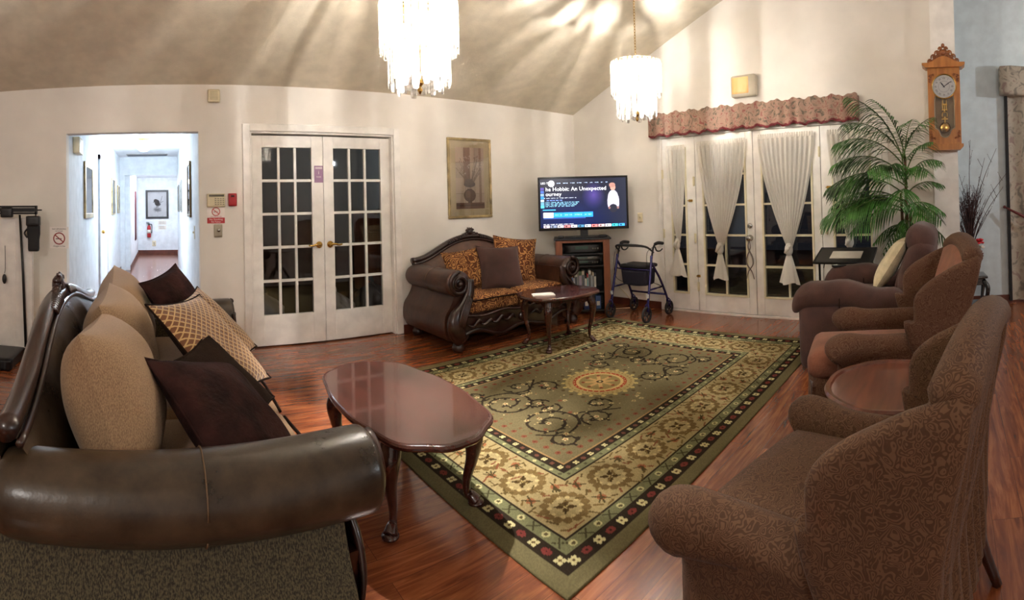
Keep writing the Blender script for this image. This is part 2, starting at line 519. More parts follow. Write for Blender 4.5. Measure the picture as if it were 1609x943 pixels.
class Canvas:
    def __init__(s, w, h, c):
        s.a = np.empty((h, w, 3)); s.a[:] = c; s.w = w; s.h = h
        s.X, s.Y = np.meshgrid(np.arange(w)+0.5, np.arange(h)+0.5)
    def rect(s, x0, y0, x1, y1, c): s.a[max(0, int(round(y0))):int(round(y1)), max(0, int(round(x0))):int(round(x1))] = c
    def mask(s, m, c, k=1.0): s.a[m] = s.a[m]*(1-k)+np.array(c)*k
    def ell(s, cx, cy, rx, ry, c, k=1.0): s.mask(((s.X-cx)/rx)**2+((s.Y-cy)/ry)**2 < 1, c, k)
    def line(s, pts, wd, c):
        for (x0, y0), (x1, y1) in zip(pts[:-1], pts[1:]):
            n = int(max(abs(x1-x0), abs(y1-y0))*1.5)+2
            for t in np.linspace(0, 1, n):
                s.dot(x0+(x1-x0)*t, y0+(y1-y0)*t, wd/2, c)
    def dot(s, x, y, r, c):
        r = max(r, 0.6)
        x0, x1, y0, y1 = int(x-r), int(x+r)+2, int(y-r), int(y+r)+2
        x0, y0 = max(0, x0), max(0, y0)
        if x0 >= s.w or y0 >= s.h or x1 <= 0 or y1 <= 0: return
        m = (s.X[y0:y1, x0:x1]-x)**2+(s.Y[y0:y1, x0:x1]-y)**2 <= r*r
        s.a[y0:y1, x0:x1][m] = c

M_wall = mat('cream_wall_paint', (237, 233, 226), rough=0.85, noise=0.012, nscale=1.5, bump=0.05, bscale=180)
M_bluewall = mat('pale_blue_wall_paint', (206, 216, 220), rough=0.85, noise=0.012, bump=0.05, bscale=180)
M_ceil = mat('beige_ceiling_paint', (210, 200, 180), rough=0.8, noise=0.02, bump=0.25, bscale=120)
M_hallwall = mat('white_hall_paint', (226, 232, 236), rough=0.8, noise=0.01)
M_white = mat('white_gloss_paint', (240, 237, 232), rough=0.35, noise=0.01)
M_cream = mat('cream_gloss_trim', (226, 218, 188), rough=0.4, noise=0.01)
M_base = mat('red_brown_baseboard_wood', (92, 46, 32), rough=0.4, noise=0.15)
M_glass = glass_mat('window_glass')
M_sheer = sheer_mat('white_sheer_voile', (244, 240, 232), 0.16)
M_knot = sheer_mat('white_gathered_voile', (240, 236, 228), 0.05)
M_brass = mat('polished_brass', (205, 165, 90), rough=0.22, metal=1.0)
M_chrome = mat('worn_chrome', (190, 188, 184), rough=0.25, metal=1.0)
M_black = mat('black_plastic', (20, 19, 20), rough=0.4)
M_blackm = mat('black_metal', (24, 23, 24), rough=0.35, metal=0.4)
M_rubber = mat('black_rubber', (24, 23, 25), rough=0.7)
M_leather = leather_mat('dark_brown_leather', (33, 24, 17), (80, 64, 48), 0.25)
M_leather2 = leather_mat('brown_leather', (48, 26, 18), (88, 54, 38), 0.34)
M_carved = wood_mat('dark_carved_wood', (26, 12, 9), (54, 24, 18), rough=0.28, coat=0.5)
M_cherry = wood_mat('cherry_lacquer', (46, 18, 12), (72, 32, 22), rough=0.25, coat=0.55, stretch=(10, 1, 10))
M_panel = weave_mat('dark_olive_chenille', (36, 30, 20), (86, 77, 54), scale=260)
M_tan = weave_mat('tan_chenille', (132, 102, 76), (168, 136, 102), scale=400)
M_damask = damask_mat('rust_gold_damask', (88, 50, 30), (168, 120, 72), scale=11)
M_lattice = lattice_mat('gold_lattice_fabric')
M_velvet = mat('dark_plum_brown_plush', (40, 23, 21), rough=0.95, spec=0.1, sheen=0.0, noise=0.35, nscale=9, bump=0.5, bscale=60)
M_darkback = mat('dark_brown_pillow_back', (34, 22, 16), rough=0.95, spec=0.1, sheen=0.0, noise=0.15, bump=0.3, bscale=120)
M_choc = mat('chocolate_velour', (72, 42, 32), rough=0.85, sheen=0.12, noise=0.14, nscale=12, bump=0.3, bscale=90)
M_slip = damask_mat('taupe_brocade_slipcover', (76, 53, 38), (100, 73, 54), scale=22, rough=0.7, sheen=0.15, width=0.02, bump=0.14)
M_slipseat = mat('rose_brown_velvet', (128, 78, 56), rough=0.8, sheen=0.12, noise=0.1, nscale=8, bump=0.2, bscale=80)
M_recl = mat('mauve_brown_microfibre', (76, 50, 44), rough=0.9, sheen=0.12, noise=0.1, nscale=6, bump=0.2, bscale=120)
M_creamp = mat('cream_pillow_cotton', (198, 184, 152), rough=0.9, sheen=0.2, noise=0.08, nscale=14, bump=0.3, bscale=60)
M_oak = wood_mat('honey_oak', (150, 92, 40), (186, 122, 58), rough=0.35, coat=0.3, stretch=(8, 8, 1))
M_standwood = wood_mat('brown_veneer', (120, 68, 42), (150, 90, 58), rough=0.4, coat=0.1, stretch=(8, 8, 1))
M_gold = mat('antique_gold_frame', (164, 144, 104), rough=0.35, metal=0.5, noise=0.2)
M_ivory = mat('ivory_plastic', (220, 208, 176), rough=0.45)
M_red = mat('red_enamel', (172, 34, 40), rough=0.35)
M_blueframe = mat('dark_blue_metal', (48, 44, 104), rough=0.25, metal=0.5, coat=0.4)
M_screen_off = mat('satin_black', (10, 10, 12), rough=0.25)
M_leaf = mat('palm_leaf_green', (58, 98, 42), rough=0.45, noise=0.35, nscale=5)
M_stem = mat('palm_stem_green', (86, 110, 52), rough=0.5, noise=0.2)
M_bark = mat('palm_trunk_brown', (96, 74, 50), rough=0.8, noise=0.3, bump=0.4)
M_twig = mat('dark_twig', (64, 42, 40), rough=0.8, noise=0.25)
M_redflower = mat('red_silk_petal', (196, 30, 42), rough=0.6)
M_whiteflower = mat('white_silk_petal', (225, 215, 205), rough=0.6)
M_ebony = mat('ebony_lacquer', (20, 16, 15), rough=0.22, coat=0.6)
M_vase = damask_mat('black_gold_vase_glaze', (26, 22, 14), (120, 104, 40), scale=22, rough=0.25, sheen=0, width=0.0)
M_paper = mat('white_paper', (222, 216, 206), rough=0.8)
M_greymetal = mat('grey_metal', (120, 118, 114), rough=0.4, metal=0.6)
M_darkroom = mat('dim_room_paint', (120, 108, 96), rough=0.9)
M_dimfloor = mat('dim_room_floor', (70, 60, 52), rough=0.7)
M_deck = mat('night_patio_stone', (52, 50, 48), rough=0.9, noise=0.2)
M_bulb = mat('lit_bulb', (255, 238, 210), emit=18)
M_crystal = crystal_mat('crystal_prism_glass')

def floor_mat():
    m, nt, p = node_mat('cherry_laminate_planks')
    N, L = nt.nodes, nt.links
    tc = N.new('ShaderNodeTexCoord')
    br = N.new('ShaderNodeTexBrick'); br.offset = 0.37; br.offset_frequency = 2; br.squash = 1
    br.inputs['Scale'].default_value = 1; br.inputs['Brick Width'].default_value = 1.22; br.inputs['Row Height'].default_value = 0.125
    br.inputs['Mortar Size'].default_value = 0.0012; br.inputs['Mortar Smooth'].default_value = 0.2
    br.inputs['Color1'].default_value = (0, 0, 0, 1); br.inputs['Color2'].default_value = (1, 1, 1, 1); br.inputs['Mortar'].default_value = (0.0, 0, 0, 1)
    L.new(tc.outputs['Object'], br.inputs['Vector'])
    mp = N.new('ShaderNodeMapping'); mp.inputs['Scale'].default_value = (1.3, 13, 1)
    L.new(tc.outputs['Object'], mp.inputs[0])
    off = N.new('ShaderNodeVectorMath'); off.operation = 'MULTIPLY_ADD'; off.inputs[1].default_value = (5, 3, 0)
    L.new(br.outputs['Color'], off.inputs[0]); L.new(mp.outputs[0], off.inputs[2])
    nz = N.new('ShaderNodeTexNoise'); nz.inputs['Scale'].default_value = 1.6; nz.inputs['Detail'].default_value = 8; nz.inputs['Roughness'].default_value = 0.62; nz.inputs['Distortion'].default_value = 1.4
    L.new(off.outputs[0], nz.inputs['Vector'])
    rp = N.new('ShaderNodeValToRGB')
    e = rp.color_ramp.elements
    e[0].position = 0.28; e[0].color = rgba((84, 40, 22)); e[1].position = 0.75; e[1].color = rgba((172, 106, 62))
    q = e.new(0.5); q.color = rgba((132, 70, 40))
    L.new(nz.outputs['Fac'], rp.inputs[0])
    hv = N.new('ShaderNodeHueSaturation')
    mr = N.new('ShaderNodeMapRange'); mr.inputs[3].default_value = 0.86; mr.inputs[4].default_value = 1.14
    L.new(br.outputs['Color'], mr.inputs[0]); L.new(mr.outputs[0], hv.inputs['Value']); L.new(rp.outputs[0], hv.inputs['Color'])
    mx = N.new('ShaderNodeMix'); mx.data_type = 'RGBA'; mx.inputs['B'].default_value = rgba((48, 18, 10))
    fm = N.new('ShaderNodeMath'); fm.operation = 'MULTIPLY'; fm.inputs[1].default_value = 0.6
    L.new(br.outputs['Fac'], fm.inputs[0]); L.new(fm.outputs[0], mx.inputs['Factor']); L.new(hv.outputs[0], mx.inputs['A'])
    L.new(mx.outputs['Result'], p.inputs['Base Color'])
    p.inputs['Roughness'].default_value = 0.24; p.inputs['Coat Weight'].default_value = 0.25; p.inputs['Coat Roughness'].default_value = 0.12
    bp = N.new('ShaderNodeBump'); bp.invert = True; bp.inputs['Strength'].default_value = 0.25; bp.inputs['Distance'].default_value = 0.002
    L.new(br.outputs['Fac'], bp.inputs['Height']); L.new(bp.outputs[0], p.inputs['Normal'])
    return m
M_floor = floor_mat()

def floral_mat(name, a, b, c, scale=9):
    m, nt, p = node_mat(name)
    N, L = nt.nodes, nt.links
    p.inputs['Roughness'].default_value = 0.85
    tc = N.new('ShaderNodeTexCoord')
    n1 = N.new('ShaderNodeTexNoise'); n1.inputs['Scale'].default_value = scale; n1.inputs['Detail'].default_value = 3; n1.inputs['Distortion'].default_value = 1.5
    L.new(tc.outputs['Object'], n1.inputs['Vector'])
    rp = N.new('ShaderNodeValToRGB'); e = rp.color_ramp.elements
    e[0].position = 0.36; e[0].color = rgba(c); e[1].position = 0.66; e[1].color = rgba(b)
    q = e.new(0.46); q.color = rgba(a); q = e.new(0.56); q.color = rgba(a)
    L.new(n1.outputs['Fac'], rp.inputs[0]); L.new(rp.outputs[0], p.inputs['Base Color'])
    return m
M_valance = floral_mat('rose_floral_valance_cloth', (150, 122, 106), (128, 74, 68), (96, 86, 72), 15)
M_trimred = mat('burgundy_trim_cloth', (104, 22, 30), rough=0.7)
M_drape = floral_mat('grey_floral_drape_cloth', (166, 154, 138), (138, 116, 108), (122, 114, 104), 8)

# ------------------------------------------------------------------ room shell
YA, XB, ZE, SL = 4.643, 5.013, 2.48, 0.443      # wall with the doors, gable wall, eave height, ceiling slope
XC = 5.75
YR = 0.2
ZR = ZE+SL*(YA-YR)
HX0, HX1, HT = -0.885, 0.352, 2.04
fl = MB().box(-5.0, -5.0, -0.08, 6.2, 14.8, 0)
struct('floor', fl, M_floor)
# wall A with openings for the hall and the interior doors
w = MB()
DX0, DX1, DT = 0.833, 2.318, 2.045
t = 0.13
w.box(-5.0, YA, 0, HX0, YA+t, ZE+0.05).box(HX0, YA, HT, HX1, YA+t, ZE+0.05).box(HX1, YA, 0, DX0, YA+t, ZE+0.05)
w.box(DX0, YA, DT, DX1, YA+t, ZE+0.05).box(DX1, YA, 0, XB+0.15, YA+t, ZE+0.05)
struct('wall_back', w, M_wall)
# gable wall B with the patio door opening
BY0, BY1, BT = 0.68, 3.24, 2.02
g = MB()
def zc(y): return ZE+SL*(YA-y) if y > YR else ZR-0.30*(YR-y)
g.prism([(BY1, 0), (YA+t, 0), (YA+t, zc(YA+t)), (BY1, zc(BY1))], XB, XB+0.14, 'x')
g.prism([(BY0, BT), (BY1, BT), (BY1, zc(BY1)), (BY0, zc(BY0))], XB, XB+0.14, 'x')
g.prism([(0.16, 0), (BY0, 0), (BY0, zc(BY0)), (0.2, zc(0.2)), (0.16, zc(0.16))], XB, XB+0.14, 'x')
struct('wall_right', g, M_wall)
struct('wall_alcove', MB().prism([(-5.0, 0), (0.16, 0), (0.16, zc(0.16)), (-5.0, zc(-5))], XC, XC+0.12, 'x'), M_bluewall)
struct('wall_alcove_return', MB().prism([(XB+0.14, 0), (XC, 0), (XC, zc(0.16)), (XB+0.14, zc(0.16))], 0.16, 0.28, 'y'), M_bluewall)
pil = MB().box(4.95, -0.075, 0, 5.153, 0.165, zc(0.1)-0.002)
struct('pillar_trim', pil, mat('white_pillar_paint', (236, 234, 230), rough=0.6))
struct('wall_left', MB().prism([(-5, 0), (YA, 0), (YA, zc(YA)), (YR, ZR), (-5, zc(-5))], -4.6, -4.48, 'x'), M_wall)
struct('wall_front', MB().box(-5, -4.6, 0, 6.2, -4.5, zc(-4.5)), M_wall)
c = MB()
c.add([(-5, YA+0.14, zc(YA+0.14)), (6.2, YA+0.14, zc(YA+0.14)), (6.2, YR, ZR), (-5, YR, ZR), (-5, -5, zc(-5)), (6.2, -5, zc(-5)),
       (-5, YA+0.14, ZR+0.4), (6.2, YA+0.14, ZR+0.4), (6.2, -5, ZR+0.4), (-5, -5, ZR+0.4)],
      [(0, 1, 2, 3), (3, 2, 5, 4), (6, 9, 8, 7), (0, 6, 7, 1), (4, 5, 8, 9)], False)
struct('ceiling', c, M_ceil)
# baseboards
bb = MB().box(-4.48, YA-0.015, 0, HX0-0.0, YA, 0.085).box(HX1, YA-0.015, 0, DX0-0.075, YA, 0.085).box(DX1+0.075, YA-0.015, 0, XB, YA, 0.085)
struct('baseboard_back', bb, M_base)
struct('baseboard_right', MB().box(XB-0.015, BY1+0.03, 0, XB, YA-0.015, 0.085).box(XB-0.015, 0.17, 0, XB, BY0-0.04, 0.085), M_base)
struct('baseboard_alcove', MB().box(XC-0.015, -4.5, 0, XC, 0.16, 0.09), M_base)

# hallway
YH, YE = 10.8, 14.55
h = MB().box(HX0-0.1, YA+t, 0, HX0, YH, 2.5)
hl = struct('wall_hall_left', h, M_hallwall)
struct('wall_hall_right', MB().box(HX1, YA+t, 0, HX1+0.1, YH, 2.5), M_hallwall)
struct('wall_hall_header', MB().box(HX0, YH, 2.05, HX1, YH+0.12, 2.46).box(HX0, YH, 0, HX0+0.1, YH+0.12, 2.05).box(HX1, YH, 0, HX1+0.25, YH+0.12, 2.46), M_hallwall)
struct('wall_hall_far_left', MB().box(-0.80, YH+0.12, 0, -0.68, YE, 2.3), M_hallwall)
struct('wall_hall_far_right', MB().box(0.47, YH+0.12, 0, 0.6, YE, 2.3), M_hallwall)
struct('wall_hall_end', MB().box(-0.9, YE, 0, 0.7, YE+0.1, 2.5), M_hallwall)
struct('ceiling_hall', MB().box(HX0-0.1, YA+t, 2.44, HX1+0.1, YH+0.1, 2.54).box(-0.9, YH+0.12, 2.22, 0.7, YE, 2.3), M_hallwall)
struct('baseboard_hall', MB().box(HX0, YA+t, 0, HX0+0.014, YH, 0.09).box(HX1-0.014, YA+t, 0, HX1, YH, 0.09).box(-0.68, YE-0.014, 0, 0.47, YE, 0.13)
       .box(-0.68, YH+0.12, 0, -0.666, YE, 0.1).box(0.456, YH+0.12, 0, 0.47, YE, 0.1), M_base)
hd = struct('door_2', MB().box(HX0, 7.1, 0, HX0+0.012, 8.05, 2.03), M_hallwall)
struct('casing', MB().box(HX0, 7.02, 0, HX0+0.03, 7.1, 2.1).box(HX0, 8.05, 0, HX0+0.03, 8.13, 2.1).box(HX0, 7.02, 2.03, HX0+0.03, 8.13, 2.1), M_hallwall, hd)
struct('handle', MB().ball((HX0+0.05, 7.18, 1.0), 0.028), M_brass, hd)

# ------------------------------------------------------------------ interior french doors (door_1 pair)
tr = MB()
cw = 0.07
tr.box(DX0-cw, YA-0.02, 0, DX0, YA, DT+cw).box(DX1, YA-0.02, 0, DX1+cw, YA, DT+cw).box(DX0, YA-0.02, DT, DX1, YA, DT+cw)
tr.box(DX0, YA, 0, DX0+0.018, YA+t, DT).box(DX1-0.018, YA, 0, DX1, YA+t, DT).box(DX0, YA, DT-0.018, DX1, YA+t, DT)
struct('trim_1', tr, M_white, bev=0.004)
def french_leaf(name, x0, x1, hand):
    y0, y1 = YA+0.055, YA+0.095
    z0, z1 = 0.012, DT-0.03
    gx0, gx1, gz0, gz1 = x0+0.105, x1-0.105, 0.30, 1.90
    if hand > 0: gx1 = x1-0.12
    d = MB()
    d.box(x0, y0, z0, gx0, y1, z1).box(gx1, y0, z0, x1, y1, z1).box(gx0, y0, z0, gx1, y1, gz0).box(gx0, y0, gz1, gx1, y1, z1)
    leaf = struct(name, d, M_white, bev=0.003)
    m = MB()
    for k in (1, 2):
        x = gx0+(gx1-gx0)*k/3; m.box(x-0.013, y0+0.004, gz0, x+0.013, y1-0.004, gz1)
    for k in range(1, 5):
        z = gz0+(gz1-gz0)*k/5; m.box(gx0, y0+0.005, z-0.013, gx1, y1-0.005, z+0.013)
    build('glazing_bars', m, M_white, leaf, bev=0.002)
    build('glass_panes', MB().box(gx0, y0+0.018, gz0, gx1, y0+0.022, gz1), M_glass, leaf)
    hx = x1-0.055 if hand > 0 else x0+0.055
    hm = MB().lathe([(0.001, 0), (0.032, 0), (0.034, 0.006), (0.026, 0.014), (0.012, 0.02), (0.012, 0.045), (0.001, 0.046)], 18, T(hx, y0, 0.95) @ Matrix.Rotation(PI/2, 4, 'X'))
    hm.tube([(hx, y0-0.04, 0.95), (hx-hand*0.04, y0-0.045, 0.955), (hx-hand*0.08, y0-0.042, 0.945), (hx-hand*0.115, y0-0.038, 0.95)], [0.012, 0.01, 0.009, 0.007], 8, sub=4)
    hd = build('lever_handle', hm, M_brass, leaf); hd['label'] = 'brass lever handle on a round rose'
    return leaf
XM = 1.573
french_leaf('door_1', DX0+0.02, XM-0.002, 1)
french_leaf('door_1_second_leaf', XM+0.002, DX1-0.02, -1)

# dim room beyond the doors
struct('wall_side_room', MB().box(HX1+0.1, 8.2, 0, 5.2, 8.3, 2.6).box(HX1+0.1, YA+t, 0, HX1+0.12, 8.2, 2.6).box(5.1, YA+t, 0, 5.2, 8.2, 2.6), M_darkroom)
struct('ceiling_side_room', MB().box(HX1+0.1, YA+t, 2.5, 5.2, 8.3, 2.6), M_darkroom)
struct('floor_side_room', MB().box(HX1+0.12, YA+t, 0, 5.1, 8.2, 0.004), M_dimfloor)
# patio outside
struct('ground_patio', MB().box(XB+0.14, 0.3, -0.16, 12, 9, -0.10), M_deck)

# ------------------------------------------------------------------ patio doors (door_3 .. )
XD = XB+0.02
pt = MB()
pt.box(XB-0.02, BY0-0.06, 0, XB, BY0, BT+0.06).box(XB-0.02, BY1, 0, XB, BY1+0.05, BT+0.06).box(XB-0.02, BY0, BT, XB, BY1, BT+0.06)
pt.box(XB-0.01, BY0, 0, XB+0.14, BY1, 0.025)
struct('trim_2', pt, M_white, bev=0.003)
def patio_leaf(name, ya, yb, cols, handle=None, hinge=None):
    """leaf from y=ya (right) to y=yb (left)"""
    x0, x1 = XD-0.018, XD+0.026
    z0, z1 = 0.03, BT-0.004
    s = 0.085 if cols == 2 else 0.115
    gy0, gy1, gz0, gz1 = ya+s, yb-s, 0.21, 1.90
    d = MB()
    d.box(x0, ya, z0, x1, gy0, z1).box(x0, gy1, z0, x1, yb, z1).box(x0, gy0, z0, x1, gy1, gz0).box(x0, gy0, gz1, x1, gy1, z1)
    leaf = struct(name, d, M_white, bev=0.003)
    q = 0.022
    fr = MB().box(x0-0.012, gy0, gz0, x0+0.03, gy0+q, gz1).box(x0-0.012, gy1-q, gz0, x0+0.03, gy1, gz1).box(x0-0.012, gy0+q, gz0, x0+0.03, gy1-q, gz0+q).box(x0-0.012, gy0+q, gz1-q, x0+0.03, gy1-q, gz1)
    build('glazing_frame', fr, M_cream, leaf, bev=0.002)
    m = MB()
    if cols == 2:
        y = (gy0+gy1)/2; m.box(x0, y-0.011, gz0+q, x0+0.03, y+0.011, gz1-q)
    for k in range(1, 5):
        z = gz0+(gz1-gz0)*k/5; m.box(x0, gy0+q, z-0.011, x0+0.03, gy1-q, z+0.011)
    build('glazing_bars', m, M_cream, leaf)
    build('glass_panes', MB().box(x0+0.014, gy0+0.005, gz0+0.005, x0+0.018, gy1-0.005, gz1-0.005), M_glass, leaf)
    for y, zs in (hinge or []):
        for z in zs:
            build('hinge', MB().box(x0-0.012, y-0.012, z-0.05, x0-0.0, y+0.012, z+0.05).tube([(x0-0.012, y, z-0.055), (x0-0.012, y, z+0.055)], 0.007, 8), M_cream, leaf)
    if handle:
        y, z = handle
        R = T(x0, y, z) @ Matrix.Rotation(-PI/2, 4, 'Y')
        build('door_knob', MB().lathe([(0.001, 0), (0.032, 0), (0.034, 0.008), (0.014, 0.016), (0.012, 0.03), (0.028, 0.04), (0.033, 0.055), (0.026, 0.068), (0.001, 0.07)], 18, R), M_chrome, leaf)
        build('deadbolt', MB().lathe([(0.001, 0), (0.028, 0), (0.030, 0.008), (0.018, 0.02), (0.001, 0.021)], 18, T(x0, y, z+0.13) @ Matrix.Rotation(-PI/2, 4, 'Y')).box(x0-0.034, y-0.004, z+0.116, x0-0.018, y+0.004, z+0.144), M_chrome, leaf)
    return leaf
y4, y3, y2, y1, y0_ = 3.235, 2.79, 2.075, 1.325, 0.685
patio_leaf('window_1', y3+0.003, y4, 1, hinge=[(y4, (1.6, 0.9)), (y3+0.02, (1.5, 0.85))])
patio_leaf('door_3', y2+0.003, y3-0.003, 2, handle=(y2+0.055, 0.86), hinge=[(y3-0.003, (0.3,))])
patio_leaf('door_4', y1+0.003, y2-0.003, 2, hinge=[(y1+0.01, (1.75, 0.95))])
patio_leaf('window_2', y0_, y1-0.003, 1, hinge=[(y1-0.05, (0.95,))])
# surface bolts, as little brass latches on the leaves
for k, (y, z, w_) in enumerate([(2.86, 1.28, 0.05), (1.24, 1.38, 0.05), (2.78, 0.42, 0.04), (1.20, 0.45, 0.04)]):
    tag(build('door_latch', MB().box(XD-0.03, y-w_/2, z-0.014, XD-0.018, y+w_/2, z+0.014).tube([(XD-0.034, y-w_*0.7, z), (XD-0.034, y+w_*0.7, z)], 0.005, 8), M_brass, bev=0.002),
        ['small brass slide latch, upper of two by the left patio sidelight', 'small brass slide latch, upper of two beside the right patio door',
         'small brass latch, lower of two by the left patio sidelight', 'small brass latch, low beside the folding tray table'][k], 'latch')
# number sticker over the right-hand door
tag(build('number_sticker', text_mb('16', 0.055, T(XD-0.0195, 1.68, 1.955) @ Matrix(((0, 0, -1, 0), (-1, 0, 0, 0), (0, 1, 0, 0), (0, 0, 0, 1)))), M_red),
    'tiny red number 16 stuck on the top rail of the right patio door', 'sticker')
# strap hanging from knob
sy = y2+0.055
st = MB()
def strap(off, sw): return [(XD-0.055+off, sy, 0.85), (XD-0.06+off, sy+0.015*sw, 0.76), (XD-0.058, sy-0.03*sw, 0.66), (XD-0.056, sy-0.035*sw, 0.58), (XD-0.056, sy+0.02*sw, 0.50), (XD-0.056, sy+0.045*sw, 0.42)]
st.tube(strap(0, 1), [0.008, 0.012, 0.014, 0.013, 0.010, 0.008], 8, sub=4, sx=0.5)
st.tube(strap(-0.012, -1), [0.006, 0.01, 0.012, 0.012, 0.009, 0.007], 8, sub=4, sx=0.5)
tag(build('hanging_strap', st, mat('grey_webbing', (128, 116, 112), rough=0.8)), 'grey looped strap dangling from the knob of the left patio door', 'strap')

# sheers
def sheer(label, ya, yb, ztop, kn_y, kn_z, tail_z, tail_w, seed, kw=0.028):
    rg = random.Random(seed)
    root = thing('sheer_curtain', label, 'curtain', (0, 0, 0), 0, 'tied sheers on the patio doors')
    ph = rg.uniform(0, 6)
    nf = max(7, int((yb-ya)*38))
    X0 = XD-0.055
    def top(u, v):
        e = v**1.6
        yl = ya+(yb-ya)*u
        yk = kn_y+(u-0.5)*2*kw
        y = yl*(1-e)+yk*e
        z = ztop*(1-v)+kn_z*v
        amp = 0.011*(1-v*0.3)
        x = X0+amp*math.sin(u*nf*2*PI*0.5+ph+math.sin(v*4+u*7)*0.5)-0.022*v*math.cos((u-0.5)*PI)
        return (x, y, z)
    build('gathered_panel', MB().grid(top, 90, 40), M_sheer, root)
    hd = MB().grid(lambda u, v: (X0+0.006*math.sin(u*nf*2*PI)-0.004, ya+(yb-ya)*u, ztop+0.025-v*0.05), 90, 3)
    build('rod_pocket', hd, M_knot, root)
    kb = MB()
    kb.tube([(X0-0.028, kn_y+0.004, kn_z+0.05), (X0-0.034, kn_y, kn_z+0.01), (X0-0.034, kn_y, kn_z-0.04), (X0-0.03, kn_y, kn_z-0.075)], [kw*0.8, kw*1.45, kw*1.5, kw*0.85], 14, sub=5)
    kb.tube([(X0-0.07, kn_y-kw, kn_z+0.03), (X0-0.082, kn_y, kn_z-0.005), (X0-0.07, kn_y+kw*1.1, kn_z-0.045)], [0.012, 0.02, 0.012], 10, sub=4)
    build('knot', kb, M_knot, root)
    def tail(u, v):
        w = kw*0.8+(tail_w-kw*0.8)*v**0.8
        a = u*2*PI
        rr = 1+0.16*math.sin(a*6+ph)*v
        return (X0-0.03+0.024*math.sin(a)*rr*(0.6+v*0.4), kn_y+w*math.cos(a)*rr, (kn_z-0.06)*(1-v)+(tail_z+0.012*math.sin(a*3+ph))*v)
    build('tail', MB().grid(tail, 64, 14, closed_u=True), M_knot, root)
sheer('narrow white sheer tied in a knot on the leftmost patio sidelight', 2.90, 3.16, 1.90, 3.015, 0.80, 0.42, 0.105, 1, 0.022)
sheer('white sheer knotted in the middle on the left patio door', 2.14, 2.74, 1.92, 2.47, 0.76, 0.41, 0.09, 2)
sheer('white sheer knotted low on the right patio door under the number sticker', 1.38, 2.0, 1.94, 1.675, 0.76, 0.39, 0.10, 3)
sheer('white sheer on the right patio sidelight, half hidden by palm and tray table', 0.78, 1.24, 1.94, 1.03, 0.84, 0.42, 0.09, 4)

# valance over the patio doors
vr = thing('valance', 'long gathered rose floral valance with burgundy hem above the patio doors', 'valance', (0, 0, 0))
VY0, VY1 = 0.90, 3.355
def valf(lo, hi, amp=0.014):
    def fn(u, v):
        L_ = VY1-VY0; dp = 0.10
        s_ = u*(L_+2*dp)-dp
        if s_ < 0: x, y = XB-0.10-s_*1.0*1.0-0.0, VY0; x = XB-0.10+(-s_)
        elif s_ > L_: x, y = XB-0.10+(s_-L_), VY1
        else: x, y = XB-0.10, VY0+s_
        ph = s_*46+1.2*math.sin(s_*9)
        a = amp*(0.5+0.5*v)*math.sin(ph)
        z = hi+(lo-hi)*v
        z += (0.012*math.sin(s_*31)+0.006*math.sin(s_*77))*(1 if v < 0.01 or v > 0.99 else 0.3)
        return (x-(a if 0 <= s_ <= L_ else 0), y, z)
    return fn
build('gathered_cloth', MB().grid(valf(2.055, 2.30), 420, 12), M_valance, vr)
hm_ = MB().grid(valf(2.035, 2.062, 0.019), 420, 2)
build('hem', hm_, M_trimred, vr)
build('mounting_board', MB().box(XB-0.085, VY0+0.01, 2.20, XB, VY1-0.01, 2.22), M_white, vr)

# alcove drape and its valance
dr = thing('window_drape', 'grey floral drape panel hanging on the pale blue wall at the picture edge', 'curtain', (0, 0, 0))
build('drape_panel', MB().grid(lambda u, v: (XC-0.05+0.028*math.sin(u*34), -0.66-1.5*u, 0.03+v*2.35), 120, 8), M_drape, dr)
build('dark_edge_lining', MB().box(XC-0.06, -0.665, 0.03, XC-0.012, -0.632, 2.36), mat('black_lining', (22, 20, 20), rough=0.8), dr)
v2 = thing('window_valance', 'short boxy floral valance above the drape on the blue wall', 'valance', (0, 0, 0))
build('padded_cornice', MB().rbox((XC-0.09, -1.4, 2.50), (0.18, 1.66, 0.33), 0.035, 8, fn=lambda x, y, z: (x, y, z-0.05*math.cos((y/0.83)*PI*1.0)*0.5)), M_drape, v2)
tb = MB().tube([(XC-0.10, -0.60, 1.10), (XC-0.13, -0.75, 1.02), (XC-0.13, -0.95, 0.92), (XC-0.10, -1.25, 0.80)], [0.010, 0.016, 0.018, 0.014], 10, sub=5)
tb.ball((XC-0.10, -0.595, 1.103), 0.018)
tag(build('tieback_rod', tb, mat('dark_red_rod', (84, 20, 22), rough=0.35)), 'dark red curved tieback crossing the drape on the blue wall', 'tieback')

